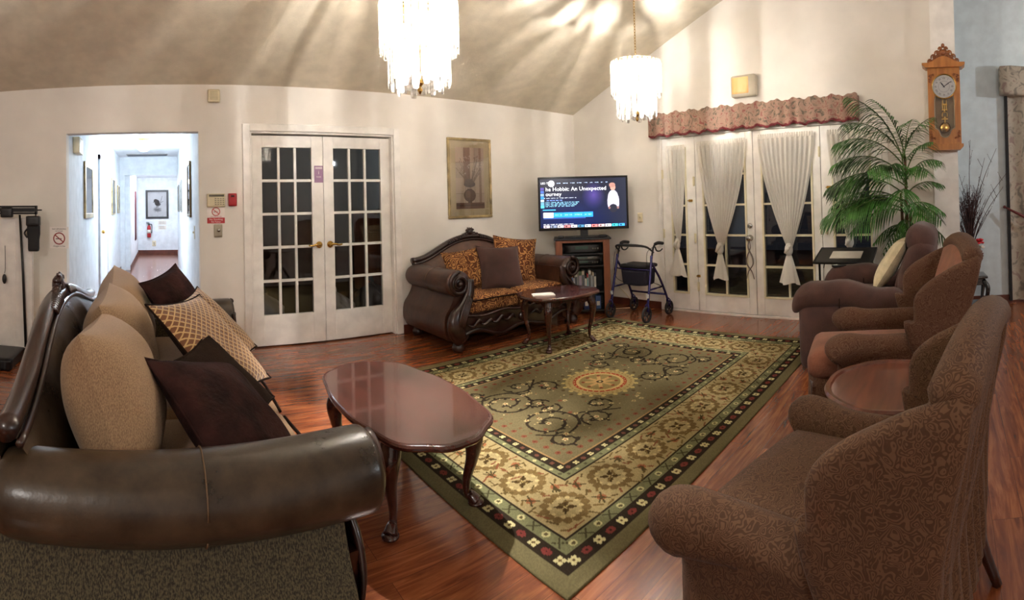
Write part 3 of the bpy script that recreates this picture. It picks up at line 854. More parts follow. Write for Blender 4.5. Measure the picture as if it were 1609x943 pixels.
# ------------------------------------------------------------------ rug
RX0, RX1, RY0, RY1 = 1.19, 4.36, 1.19, 3.58
def make_rug():
    res = 0.0055
    L_, Wd = RX1-RX0, RY1-RY0
    w, h = int(L_/res), int(Wd/res)
    cv = Canvas(w, h, (108, 98, 74))
    X = cv.X*res; Y = cv.Y*res
    d = np.minimum(np.minimum(X, L_-X), np.minimum(Y, Wd-Y))
    GREEN, OLIVE, DARK, CREAM, RED, TAN = (104, 104, 76), (128, 120, 86), (50, 42, 36), (160, 143, 108), (120, 52, 44), (150, 132, 88)
    cv.mask(d < 0.075, (116, 108, 82))
    cv.mask((d >= 0.075) & (d < 0.15), DARK)
    cv.mask((d >= 0.15) & (d < 0.205), (116, 116, 88))
    cv.mask((d >= 0.205) & (d < 0.215), DARK)
    cv.mask((d >= 0.215) & (d < 0.50), CREAM)
    cv.mask((d >= 0.50) & (d < 0.51), DARK)
    cv.mask((d >= 0.51) & (d < 0.545), (116, 116, 88))
    cv.mask((d >= 0.545) & (d < 0.60), DARK)
    cv.mask((d >= 0.60) & (d < 0.612), (150, 120, 84))
    def S(v): return v/res
    def track(dist, step, off=0.0):
        """points all round the rectangle inset by dist"""
        out = []
        a, b = L_-2*dist, Wd-2*dist
        na, nb = max(2, int(round(a/step))), max(2, int(round(b/step)))
        for k in range(na):
            t = (k+off)/na*a
            out += [(dist+t, dist, 0, k), (L_-dist-t, Wd-dist, 2, k)]
        for k in range(nb):
            t = (k+off)/nb*b
            out += [(L_-dist, dist+t, 1, k), (dist, Wd-dist-t, 3, k)]
        return out
    # dark guard: cream four-petal flowers alternating with red leaves
    for x, y, s_, k in track(0.1125, 0.072, 0.5):
        if k % 2 == 0:
            for q in range(4): cv.dot(S(x+0.014*math.cos(q*PI/2+0.78)), S(y+0.014*math.sin(q*PI/2+0.78)), S(0.0105), (206, 196, 154))
            cv.dot(S(x), S(y), S(0.007), (90, 70, 50))
        else:
            cv.ell(S(x), S(y), S(0.024), S(0.017), (122, 58, 56)) if s_ % 2 == 0 else cv.ell(S(x), S(y), S(0.017), S(0.024), (122, 58, 56))
            cv.dot(S(x), S(y), S(0.005), (60, 40, 34))
    for x, y, s_, k in track(0.178, 0.075, 0.5):
        if k % 2: cv.dot(S(x), S(y), S(0.018), (190, 182, 140)); cv.dot(S(x), S(y), S(0.009), (90, 80, 58))
        else:
            a = 0.02; cv.line([(S(x-a), S(y-a)), (S(x+a), S(y+a))], 1.6, (70, 66, 48)); cv.line([(S(x-a), S(y+a)), (S(x+a), S(y-a))], 1.6, (70, 66, 48))
    # inner guard
    for x, y, s_, k in track(0.5725, 0.056, 0.5):
        if k % 2 == 0:
            for q in range(4): cv.dot(S(x+0.010*math.cos(q*PI/2+0.78)), S(y+0.010*math.sin(q*PI/2+0.78)), S(0.0075), (196, 184, 142))
        else: cv.dot(S(x), S(y), S(0.013), (104, 66, 56))
    for x, y, s_, k in track(0.528, 0.06, 0.5):
        cv.dot(S(x), S(y), S(0.009), (184, 174, 130) if k % 2 else (84, 80, 60))
    # maroon palmettes inside the field edge
    for x, y, s_, k in track(0.665, 0.085, 0.5):
        cv.dot(S(x), S(y), S(0.017), (118, 72, 56)); cv.dot(S(x), S(y), S(0.006), (90, 40, 36))
    for x, y, s_, k in track(0.715, 0.085, 0.0):
        cv.dot(S(x), S(y), S(0.010), (110, 82, 60))
    # cream border: big rosettes with sprigs between
    rg = random.Random(3)
    def rosette(x, y):
        r = 0.095
        for q in range(14):
            a = q*2*PI/14
            cv.dot(S(x+r*math.cos(a)*1.0), S(y+r*math.sin(a)*0.95), S(0.021), (112, 92, 60))
        for q in range(10):
            a = q*2*PI/10
            cv.dot(S(x+r*0.72*math.cos(a)), S(y+r*0.72*math.sin(a)), S(0.010), (186, 166, 124))
        for q in range(4):
            a = q*PI/2+0.78
            cv.ell(S(x+0.024*math.cos(a)), S(y+0.024*math.sin(a)), S(0.015), S(0.013), (84, 66, 42))
            cv.line([(S(x), S(y)), (S(x+0.045*math.cos(a)), S(y+0.045*math.sin(a)))], 2, (66, 52, 34))
        cv.dot(S(x), S(y), S(0.008), (190, 170, 120))
    for x, y, s_, k in track(0.358, 0.30, 0.0): rosette(x, y)
    for x, y, s_, k in track(0.358, 0.30, 0.5):
        dx, dy = ((1, 0), (0, 1))[s_ % 2]
        for q in (-1, 1):
            ax, ay = x+dy*q*0.075, y+dx*q*0.075
            cv.dot(S(ax), S(ay), S(0.022), (150, 98, 70)); cv.dot(S(ax), S(ay), S(0.010), (110, 60, 48))
            for e in range(5):
                a = rg.uniform(0, 6.28)
                cv.line([(S(ax), S(ay)), (S(ax+0.04*math.cos(a)), S(ay+0.04*math.sin(a)))], 1.6, (76, 66, 44))
        cv.dot(S(x), S(y), S(0.013), (112, 84, 54))
    for x, y, s_, k in track(0.245, 0.048, 0.5)+track(0.468, 0.048, 0.5)+track(0.358, 0.05, 0.2):
        a = rg.uniform(0, 6.28); l_ = rg.uniform(0.012, 0.026); c_ = rg.choice([(92, 76, 48), (110, 90, 56), (122, 74, 54)])
        j = rg.uniform(-0.02, 0.02)
        cv.line([(S(x-l_*math.cos(a)), S(y-l_*math.sin(a)+j)), (S(x+l_*math.cos(a)), S(y+l_*math.sin(a)+j))], 1.8, c_)
        cv.dot(S(x+l_*math.cos(a)), S(y+l_*math.sin(a)+j), S(0.006), c_)
    # field scrolls
    VINE = (50, 42, 36)
    cx, cy = L_/2, Wd/2
    def spiral(x, y, r0, turns, a0, hand, wd=2.4, fx=1, fy=1):
        pts = []
        n = int(44*turns)
        for k in range(n+1):
            t = k/n
            a = a0+hand*turns*2*PI*t
            r = r0*(1-t)**0.8+0.010
            pts.append((S(x+fx*r*math.cos(a)), S(y+fy*r*math.sin(a))))
        cv.line(pts, wd, VINE)
        for k in range(3, n, 5):
            a = rg.uniform(0, 6.28)
            px, py = pts[k]
            cv.line([(px, py), (px+S(0.024)*math.cos(a), py+S(0.024)*math.sin(a))], 3.2, VINE)
        px, py = pts[-1]
        for q in range(5): cv.dot(px+S(0.012)*math.cos(q*1.257), py+S(0.012)*math.sin(q*1.257), S(0.007), (196, 176, 136))
        cv.dot(px, py, S(0.007), (138, 66, 54))
    for fx in (-1, 1):
        for fy in (-1, 1):
            for (ax, ay, r, tn, a0, hd) in ((0.70, 0.20, 0.17, 1.7, 2.2, 1), (0.46, 0.37, 0.10, 1.3, 0.3, -1), (0.78, 0.42, 0.08, 1.2, 4.2, 1), (0.30, 0.24, 0.09, 1.2, 1.0, 1), (0.56, 0.05, 0.07, 1.1, 3.4, -1)):
                spiral(cx+fx*ax, cy+fy*ay, r, tn, a0, hd, 3.2 if r > 0.12 else 2.4, fx, fy)
            pts = [(S(cx+fx*x_), S(cy+fy*y_)) for x_, y_ in ((0.28, 0.40), (0.40, 0.30), (0.50, 0.24), (0.60, 0.34), (0.75, 0.37), (0.86, 0.26))]
            sm = catmull([(p[0], p[1], 0) for p in pts], 8)
            cv.line([(p.x, p.y) for p in sm], 2.8, VINE)
    for k in range(300):
        x, y = rg.uniform(0.76, L_-0.76), rg.uniform(0.76, Wd-0.76)
        if ((x-cx)/0.32)**2+((y-cy)/0.32)**2 < 1: continue
        c_ = rg.choice([(188, 170, 128), (170, 150, 108), (128, 78, 60), (176, 160, 120)])
        if k % 4 == 0:
            for q in range(5): cv.dot(S(x+0.011*math.cos(q*1.257)), S(y+0.011*math.sin(q*1.257)), S(0.006), c_)
            cv.dot(S(x), S(y), S(0.005), (120, 60, 50))
        else: cv.dot(S(x), S(y), S(0.005), c_)
    # centre medallion
    for k in range(20):
        a = k*PI/10
        cv.dot(S(cx+0.30*math.cos(a)), S(cy+0.30*math.sin(a)), S(0.014), (86, 70, 48))
        cv.dot(S(cx+0.265*math.cos(a+0.15)), S(cy+0.265*math.sin(a+0.15)), S(0.016), (178, 158, 104))
    cv.ell(S(cx), S(cy), S(0.25), S(0.25), (160, 140, 98))
    for k in range(40):
        a = k*PI/20; cv.dot(S(cx+0.225*math.cos(a)), S(cy+0.225*math.sin(a)), S(0.008), (130, 104, 66))
    cv.ell(S(cx), S(cy), S(0.195), S(0.195), (150, 62, 44))
    cv.ell(S(cx), S(cy), S(0.172), S(0.172), (188, 160, 110))
    for k in range(28):
        a = k*PI/14; cv.dot(S(cx+0.184*math.cos(a)), S(cy+0.184*math.sin(a)), S(0.006), (196, 168, 120))
    cv.ell(S(cx), S(cy), S(0.15), S(0.15), (134, 116, 76))
    for k in range(8):
        a = k*PI/4
        cv.line([(S(cx+0.03*math.cos(a)), S(cy+0.03*math.sin(a))), (S(cx+0.12*math.cos(a)), S(cy+0.12*math.sin(a)))], 5, (176, 140, 96))
        cv.dot(S(cx+0.12*math.cos(a)), S(cy+0.12*math.sin(a)), S(0.014), (120, 60, 46))
    cv.dot(S(cx), S(cy), S(0.026), (60, 50, 36)); cv.dot(S(cx), S(cy), S(0.010), (190, 170, 120))
    cv.a = cv.a*np.array((0.86, 0.85, 0.79))
    cv.a *= 1.0+RNG.uniform(-0.07, 0.07, (h, w, 1))
    r = painted('area_rug', np.clip(cv.a, 0, 255), (RX0, RY0, 0.008), (L_, 0, 0), (0, Wd, 0), attr_mat('rug_pile', 1.0, sheen=0.0, bump=0.4, spec=0.0), skirt=0.0078)
    tag(r, 'large olive oriental rug with cream floral border and round centre medallion', 'rug')
make_rug()

# ------------------------------------------------------------------ sofas (front of the piece is local -Y)
def make_sofa(name, label, loc, rz, L_, D, arm_h, crown_z, end_z, side_mat, leather, seat_mat, nseat, roll_r, back_cushions=None, seat_z=0.46, inset=0.0):
    root = thing(name, label, 'sofa', loc, rz)
    hx = L_/2; yf, yb = -D/2, D/2
    rc = arm_h-roll_r                                   # roll centre height
    # arm side panels: pinched under the roll, swelling to the floor
    for s in (-1, 1):
        prof = [(hx-0.03, rc+0.02), (hx-0.045, rc-0.07), (hx-0.05, rc-0.12), (hx-0.01, rc-0.20), (hx+0.045, rc-0.28), (hx+0.055, 0.20), (hx+0.03, 0.14), (hx-0.01, 0.10), (hx-0.20, 0.10), (hx-0.24, rc+0.02)]
        p = MB().prism([(s*x, z) for x, z in ([(q.x, q.y) for q in catmull([(a, b, 0) for a, b in prof], 3)])], yf+0.05+inset, yb-0.02, 'y', smooth=True)
        o = build('arm_panel', p, side_mat, root)
        m = o.modifiers.new('e', 'EDGE_SPLIT'); m.split_angle = math.radians(50)
        # padded roll on top of the arm
        r = MB()
        ys = [yf+0.015, yf+0.03, yf+0.07, yf+0.3, 0, yb-0.25, yb-0.06, yb-0.02]
        rr = [roll_r*0.80, roll_r*0.97, roll_r*1.02, roll_r, roll_r*0.98, roll_r*0.97, roll_r*0.95, roll_r*0.7]
        r.tube([(s*(hx-roll_r*0.75), y, rc) for y in ys], rr, 28, sub=3, sx=1.12)
        ar = build('arm_roll', r, leather, root)
        sm = MB().tube([(s*(hx-roll_r*0.75)+roll_r*1.14*math.cos(a), -0.03, rc+roll_r*1.005*math.sin(a)) for a in np.linspace(-2.6, 2.6+0.5, 26)], 0.0025, 6)
        build('seam', sm, mat('tan_stitched_seam', (96, 72, 48), rough=0.6), ar)
        # carved scroll facing
        c = MB()
        cx = s*(hx-roll_r*0.75)
        sp = []
        for k in range(40):
            t_ = k/39; a = PI*0.5+s*(-1)*t_*3.6*PI; q = roll_r*(0.95-0.80*t_)
            sp.append((cx+q*math.cos(a)*(1-inset*2), yf+0.006+inset*0.3, rc+q*math.sin(a)*(1-inset*2)))
        c.tube(sp, [0.020-0.010*k/39 for k in range(40)], 8)
        c.lathe([(0.001, 0), (roll_r*0.90, 0), (roll_r*0.90, 0.02), (0.001, 0.021)], 24, T(cx, yf+0.034+inset, rc) @ Matrix.Rotation(PI/2, 4, 'X'))
        c.ball((cx, yf-0.004+inset*0.3, rc), 0.024)
        # S-curved post down to the foot
        path = [(s*(hx-0.22), yf+0.03, rc+0.03), (s*(hx-0.20), yf+0.02, rc-0.09), (s*(hx-0.13), yf+0.0, rc-0.20), (s*(hx-0.03), yf-0.01, rc-0.30), (s*(hx-0.03), yf-0.015, 0.20), (s*(hx-0.08), yf-0.01, 0.10)]
        c.tube(path, [q*(0.5 if inset else 1) for q in (0.035, 0.05, 0.06, 0.078, 0.085, 0.06)], 14, sub=5, sx=0.65)
        for k in range(5):
            t0 = 0.02*k-0.04
            c.tube([(s*(hx-0.17)+t0*0.5, yf-0.035, rc-0.10-0.01*k), (s*(hx-0.10)+t0*0.6, yf-0.062, rc-0.20-0.01*k), (s*(hx-0.06)+t0*0.6, yf-0.066, rc-0.30-0.01*k), (s*(hx-0.05)+t0, yf-0.05, 0.20)], [0.006, 0.013, 0.013, 0.005], 6, sub=4)
        if inset:
            c.v = [(x if z > rc-roll_r else x-s*0.055, y if z > rc-roll_r else y+inset+0.045, z) for x, y, z in c.v]
        build('arm_facing', c, M_carved, root)
        f = MB()
        for y in (yf+0.03, yb-0.10):
            f = MB().lathe([(0.001, 0), (0.035, 0), (0.052, 0.018), (0.058, 0.045), (0.045, 0.075), (0.034, 0.085), (0.05, 0.105), (0.05, 0.13), (0.001, 0.131)], 18, T(s*(hx-0.07), y, 0))
            build('foot', f, M_carved, root)
    # deck and carved apron
    yo = yf; yf = yf+inset*0.7; D = D-inset*0.7
    build('deck', MB().box(-hx+0.15, yf+0.06, 0.13, hx-0.15, yb-0.06, seat_z-0.14), side_mat, root)
    ap = MB()
    n = 40
    top, bot = [], []
    for k in range(n+1):
        u = k/n; x = (-hx+0.10)+(2*hx-0.20)*u
        e = abs(u-0.5)*2
        top.append((x, seat_z-0.15+0.012*math.cos(u*PI*6)))
        bot.append((x, 0.13+0.035*math.cos(e*PI*2.5)-0.03*(1-e)**3))
    ap.prism(top+bot[::-1], yf+0.0, yf+0.06, 'y')
    ap.tube([(x, yf-0.006, z+0.012) for x, z in bot], 0.017, 8)
    ap.tube([(x, yf-0.004, z-0.006) for x, z in top], 0.012, 8)
    for s in (-1, 1):
        for k in range(4):
            x0 = s*(0.10+k*0.13*L_/1.6)
            ap.tube([(x0, yf-0.01, 0.22), (x0+s*0.05, yf-0.028, 0.25+0.012*(k % 2)), (x0+s*0.11, yf-0.022, 0.215), (x0+s*0.16, yf-0.01, 0.235)], [0.006, 0.017, 0.013, 0.004], 8, sub=4)
    ap.ball((0, yf-0.005, 0.215), (0.055, 0.03, 0.045))
    build('carved_apron', ap, M_carved, root)
    # back: leather panel under a bowed crest
    def crest(x):
        e = min(1, abs(x)/(hx-0.06))
        return end_z+(crown_z-0.085-end_z)*(0.5+0.5*math.cos(PI*e**1.15))
    def lean(z): return yb-0.16+max(0, z-0.35)*0.26
    nb = 40
    def back(front):
        def fn(u, v):
            x = (-hx+0.06)+(2*hx-0.12)*u
            z = 0.15+(crest(x)-0.15)*v
            y = lean(z)
            if front: y += -0.075*math.sin(PI*min(1, max(0, (v-0.25)/0.72)))**0.6*(1-0.25*abs(math.sin(x*9)))
            else: y += 0.05
            return (x, y, z)
        return fn
    b = MB().grid(back(True), nb*2, 20)
    b.grid(lambda u, v: back(False)(1-u, v), nb*2, 20)
    build('backrest', b, leather, root)
    cr = MB()
    xs = np.linspace(-hx+0.05, hx-0.05, 41)
    cr.tube([(x, lean(crest(x))+0.02, crest(x)+0.008) for x in xs], [0.030]*41, 12, sx=1.2)
    cr.tube([(x, lean(crest(x))-0.022, crest(x)-0.020) for x in xs], [0.012]*41, 8)
    for s in (-1, 1):
        for k in range(9):
            x = s*(0.12+k*0.022); z = crest(x)
            cr.tube([(x, lean(z)-0.03, z-0.005), (x+s*0.012, lean(z)-0.012, z+0.03-k*0.0015), (x+s*0.024, lean(z)+0.03, z+0.026)], [0.006, 0.010, 0.006], 7, sub=3)
    rail = build('crest_rail', cr, M_carved, root)
    # carved crown at the middle of the crest
    k0 = MB(); zc0 = crest(0); yc0 = lean(zc0)+0.015
    k0.ball((0, yc0, zc0+0.055), (0.045, 0.03, 0.045))
    for s in (-1, 1):
        for (dx, dz, r) in ((0.045, 0.03, 0.030), (0.085, 0.022, 0.026), (0.125, 0.012, 0.020), (0.028, 0.075, 0.020)):
            k0.ball((s*dx, yc0, zc0+dz), (r, 0.024, r*0.9))
            pts = [(s*dx+r*1.05*math.cos(a)*(1-0.1*a), yc0-0.018, zc0+dz+r*1.05*math.sin(a)*(1-0.1*a)) for a in np.linspace(0, 5, 12)]
            k0.tube(pts, 0.006, 6)
    for a in (-0.5, 0, 0.5): k0.tube([(0, yc0, zc0+0.06), (0.03*a, yc0-0.01, zc0+0.09), (0.06*a, yc0, zc0+0.108)], [0.014, 0.013, 0.005], 8, sub=3)
    build('carved_crown', k0, M_carved, root)
    # seat cushions
    wi = 2*hx-2*(roll_r*1.15+0.06)
    cw_ = wi/nseat
    for k in range(nseat):
        xc = -wi/2+cw_*(k+0.5)
        q = MB().rbox((xc, yf+0.01+(D-0.2)/2, seat_z-0.075), (cw_-0.008, D-0.22, 0.16), 0.05, 10, fn=lambda x, y, z: (x, y, z*(1+0.18*math.cos(x/cw_*PI)*math.cos(y/(D-0.22)*PI)*(1 if z > 0 else 0))))
        cu = build('seat_cushion', q, seat_mat, root)
        pz = seat_z+0.0
        e = 0.012
        pip = []
        build('piping', MB().tube([(xc-cw_/2+0.03, yf+0.018, pz-0.028), (xc, yf+0.008, pz-0.022), (xc+cw_/2-0.03, yf+0.018, pz-0.028)], 0.0065, 8, sub=6), M_darkback, cu)
    if back_cushions:
        back_cushions(root, hx, yf, yb, seat_z)
    return root

def tan_backs(root, hx, yf, yb, seat_z):
    n = 3
    wi = 2*hx-0.44
    for k in range(n):
        xc = -wi/2+wi/n*(k+0.5)
        M = T(xc, yb-0.30, seat_z+0.215) @ Matrix.Rotation(math.radians(72), 4, 'X') @ Matrix.Rotation(math.radians((-6, 0, 5)[k]), 4, 'Z')
        build('back_cushion', MB().pillow(wi/n*1.06, 0.50, 0.32, M, n=26, pinch=0.03, seed=k, wrinkle=0.008), M_tan, root)

# long sofa on the left: local -Y looks towards world +X
make_sofa('sofa', 'long dark brown leather sofa with carved crest, seen end-on over its near arm', (0.025, 2.40, 0), PI/2+0.04, 2.32, 1.04, 0.695, 1.00, 0.74, M_panel, M_leather, M_tan, 3, 0.110, tan_backs, 0.48, 0.06)
make_sofa('loveseat', 'brown leather loveseat with carved scroll arms below the framed vase picture', (3.22, 4.16, 0), 0, 1.62, 0.86, 0.72, 1.03, 0.74, M_leather2, M_leather2, M_damask, 2, 0.115, None)

# throw pillows
def throw(name, label, c, w, h, t_, e, material, back=None, seed=0, group=None, wr=0.006):
    root = thing(name, label, 'pillow', c, 0, group)
    root.rotation_euler = Euler([math.radians(a) for a in e], 'XYZ')
    mb = MB()
    if back is None:
        build('cover', mb.pillow(w, h, t_, seed=seed, wrinkle=wr), material, root)
    else:
        full = MB().pillow(w, h, t_, seed=seed, wrinkle=wr)
        half = len(full.f)//2; hv = len(full.v)//2
        a = MB(); a.v = full.v[:hv]; a.f = full.f[:half]; a.sm = full.sm[:half]; a.mi = full.mi[:half]
        b = MB(); b.v = full.v[hv:]; b.f = [[i-hv for i in f] for f in full.f[half:]]; b.sm = full.sm[half:]; b.mi = full.mi[half:]
        build('front_cover', a, material, root)
        o = build('back_cover', b, back, root); o['label'] = 'plain dark brown reverse side'
    # seam cord following the outline
    pts = []
    for k in range(64):
        u = k/64*4; q = int(u); f_ = (u-q)*2-1
        x, y = ((f_, -1), (1, f_), (-f_, 1), (-1, -f_))[q]
        ex = 1-0.10*(1-abs(y)**2.2)*abs(x)**3; ey = 1-0.10*(1-abs(x)**2.2)*abs(y)**3
        pts.append((x*ex*w/2, y*ey*h/2, 0))
    build('seam_cord', MB().tube(pts, 0.005, 6, closed=True), back or material, root)
    return root
# (local: x across, y up the pillow, z out of its face)
def pillow_rot(face_az, recline, spin=0):
    """face_az: world azimuth (from +Y, clockwise) the face looks to; recline: degrees tilted back from vertical"""
    R = Matrix.Rotation(-math.radians(face_az), 4, 'Z') @ Matrix.Rotation(math.radians(180), 4, 'Z') @ Matrix.Rotation(math.radians(90-recline), 4, 'X') @ Matrix.Rotation(math.radians(spin), 4, 'Z')
    return [math.degrees(a) for a in R.to_euler('XYZ')]
throw('throw_pillow', 'dark plum plush pillow nearest the camera on the long sofa', (0.22, 1.72, 0.625), 0.52, 0.48, 0.16, pillow_rot(112, 50, -24), M_velvet, seed=1, wr=0.012)
throw('throw_pillow', 'thin dark brown pillow wedged between the nearest plush and the gold lattice pillow', (0.25, 1.98, 0.645), 0.40, 0.40, 0.07, pillow_rot(116, 48, 4), M_darkback, seed=2)
throw('throw_pillow', 'gold lattice pillow with dark back, the nearer of two on the long sofa', (0.22, 2.27, 0.715), 0.52, 0.54, 0.12, pillow_rot(116, 46, -6), M_lattice, M_darkback, seed=3)
throw('throw_pillow', 'gold lattice pillow by the far arm of the long sofa, behind its twin', (0.28, 2.68, 0.69), 0.46, 0.48, 0.12, pillow_rot(116, 46, 5), M_lattice, M_darkback, seed=4)
throw('throw_pillow', 'dark plum plush pillow leaning at the far arm of the long sofa', (0.10, 3.02, 0.76), 0.46, 0.44, 0.14, pillow_rot(124, 34, 10), M_velvet, seed=5, wr=0.010)
throw('throw_pillow', 'rust and gold damask pillow at the left arm of the loveseat', (2.86, 4.16, 0.66), 0.44, 0.42, 0.14, pillow_rot(192, 20, 6), M_damask, seed=6)
throw('throw_pillow', 'rust and gold damask pillow at the right arm of the loveseat', (3.52, 4.18, 0.70), 0.50, 0.50, 0.15, pillow_rot(200, 18, -8), M_damask, seed=7)
throw('throw_pillow', 'plain chocolate velvet pillow in the middle of the loveseat', (3.20, 4.03, 0.655), 0.50, 0.47, 0.15, pillow_rot(188, 22, -4), mat('chocolate_velvet', (58, 30, 24), rough=0.85, sheen=0.12, noise=0.1), seed=8)

# ------------------------------------------------------------------ cabriole tables
def cabriole(h, out, r=0.035):
    """leg from apron down, knee outwards along unit vector out"""
    ox, oy = out
    P = [(0, 0, h), (ox*0.014, oy*0.014, h-0.06), (ox*0.030, oy*0.030, h-0.11), (ox*0.022, oy*0.022, h*0.52), (-ox*0.004, -oy*0.004, h*0.28), (-ox*0.004, -oy*0.004, h*0.12), (ox*0.014, oy*0.014, 0.035), (ox*0.032, oy*0.032, 0.015)]
    return MB().tube(P, [r*1.0, r*1.15, r*1.1, r*0.72, r*0.50, r*0.42, r*0.62, r*0.78], 14, sub=5).lathe([(0.001, 0), (r*0.62, 0), (r*0.9, 0.008), (r*0.9, 0.016), (0.001, 0.026)], 16, T(ox*0.034, oy*0.034, 0))
def queen_table(name, label, loc, rz, a, b, z, legs, exp=2.5, scallop=0.012, leg_r=0.035, pie=False):
    root = thing(name, label, 'table', loc, rz)
    def out(s, w):
        e = 2/exp
        cx, sy = math.cos(w), math.sin(w)
        k = 1+scallop*math.cos(w*8)*(abs(math.sin(w*2))**1.0)
        return (s*a*math.copysign(abs(cx)**e, cx)*k, s*b*math.copysign(abs(sy)**e, sy)*k)
    n = 96
    prof = [(0.30, z), (0.93, z), (0.955, z), (0.968, z-0.004), (0.985, z-0.002), (1.0, z-0.010), (1.0, z-0.018), (0.985, z-0.026), (0.96, z-0.028), (0.3, z-0.028)]
    vs = []; fs = []
    for s, zz in prof:
        for k in range(n):
            x, y = out(s, 2*PI*k/n); vs.append((x, y, zz))
    for i in range(len(prof)-1):
        for k in range(n): fs.append((i*n+k, i*n+(k+1) % n, (i+1)*n+(k+1) % n, (i+1)*n+k))
    fs.append(tuple(range(n-1, -1, -1))); fs.append(tuple((len(prof)-1)*n+k for k in range(n)))
    fs = [f[::-1] for f in fs]
    o = build('tabletop', MB().add(vs, fs, True), M_cherry, root)
    m = o.modifiers.new('e', 'EDGE_SPLIT'); m.split_angle = math.radians(28)
    lx, ly = legs
    ap = MB()
    def apron(p, q):
        n_ = 20
        d = Vector((q[0]-p[0], q[1]-p[1])); nn = Vector((-d.y, d.x)).normalized()*0.009
        top = []; bot = []
        for k in range(n_+1):
            u = k/n_; x, y = p[0]+d.x*u, p[1]+d.y*u
            top.append((x, y, z-0.028)); bot.append((x, y, z-0.028-0.075+0.030*math.sin(u*PI)+0.012*math.cos(u*PI*6)))
        vs = [(x+nn.x, y+nn.y, zz) for x, y, zz in top+bot]+[(x-nn.x, y-nn.y, zz) for x, y, zz in top+bot]
        m_ = n_+1; fs = []
        for k in range(n_):
            fs.append((k, k+1, m_+k+1, m_+k)); fs.append((2*m_+k, 3*m_+k, 3*m_+k+1, 2*m_+k+1)); fs.append((m_+k, m_+k+1, 3*m_+k+1, 3*m_+k))
        ap.add(vs, fs, False)
    C = [(-lx, -ly), (lx, -ly), (lx, ly), (-lx, ly)]
    for i in range(4): apron(C[i], C[(i+1) % 4])
    build('apron', ap, M_cherry, root)
    for cx, cy in C:
        v = Vector((cx/abs(cx), cy/abs(cy))).normalized()
        lg = cabriole(z-0.028, (v.x, v.y), leg_r)
        lg.v = [(x+cx, y+cy, zz) for x, y, zz in lg.v]
        build('leg', lg, M_cherry, root)
    return root
queen_table('coffee_table', 'oval glossy cherry coffee table with cabriole legs beside the long sofa', (1.075, 2.16, 0.0), 0, 0.30, 0.57, 0.425, (0.185, 0.30), 2.35, 0.030, 0.040)
queen_table('end_table', 'small cherry end table with curved legs standing before the loveseat', (3.30, 3.31, 0.0085), math.radians(-8), 0.39, 0.29, 0.475, (0.235, 0.165), 2.6, 0.03, 0.032)
tag(build('papers', MB().box(-0.10, -0.06, 0, 0.10, 0.06, 0.006).box(-0.085, -0.055, 0.006, 0.09, 0.05, 0.011, M=rotz(0.12)), M_paper, loc=(3.10, 3.30, 0.484), rot=(0, 0, -0.6)),
    'small stack of white papers lying on the end table by the loveseat', 'papers')

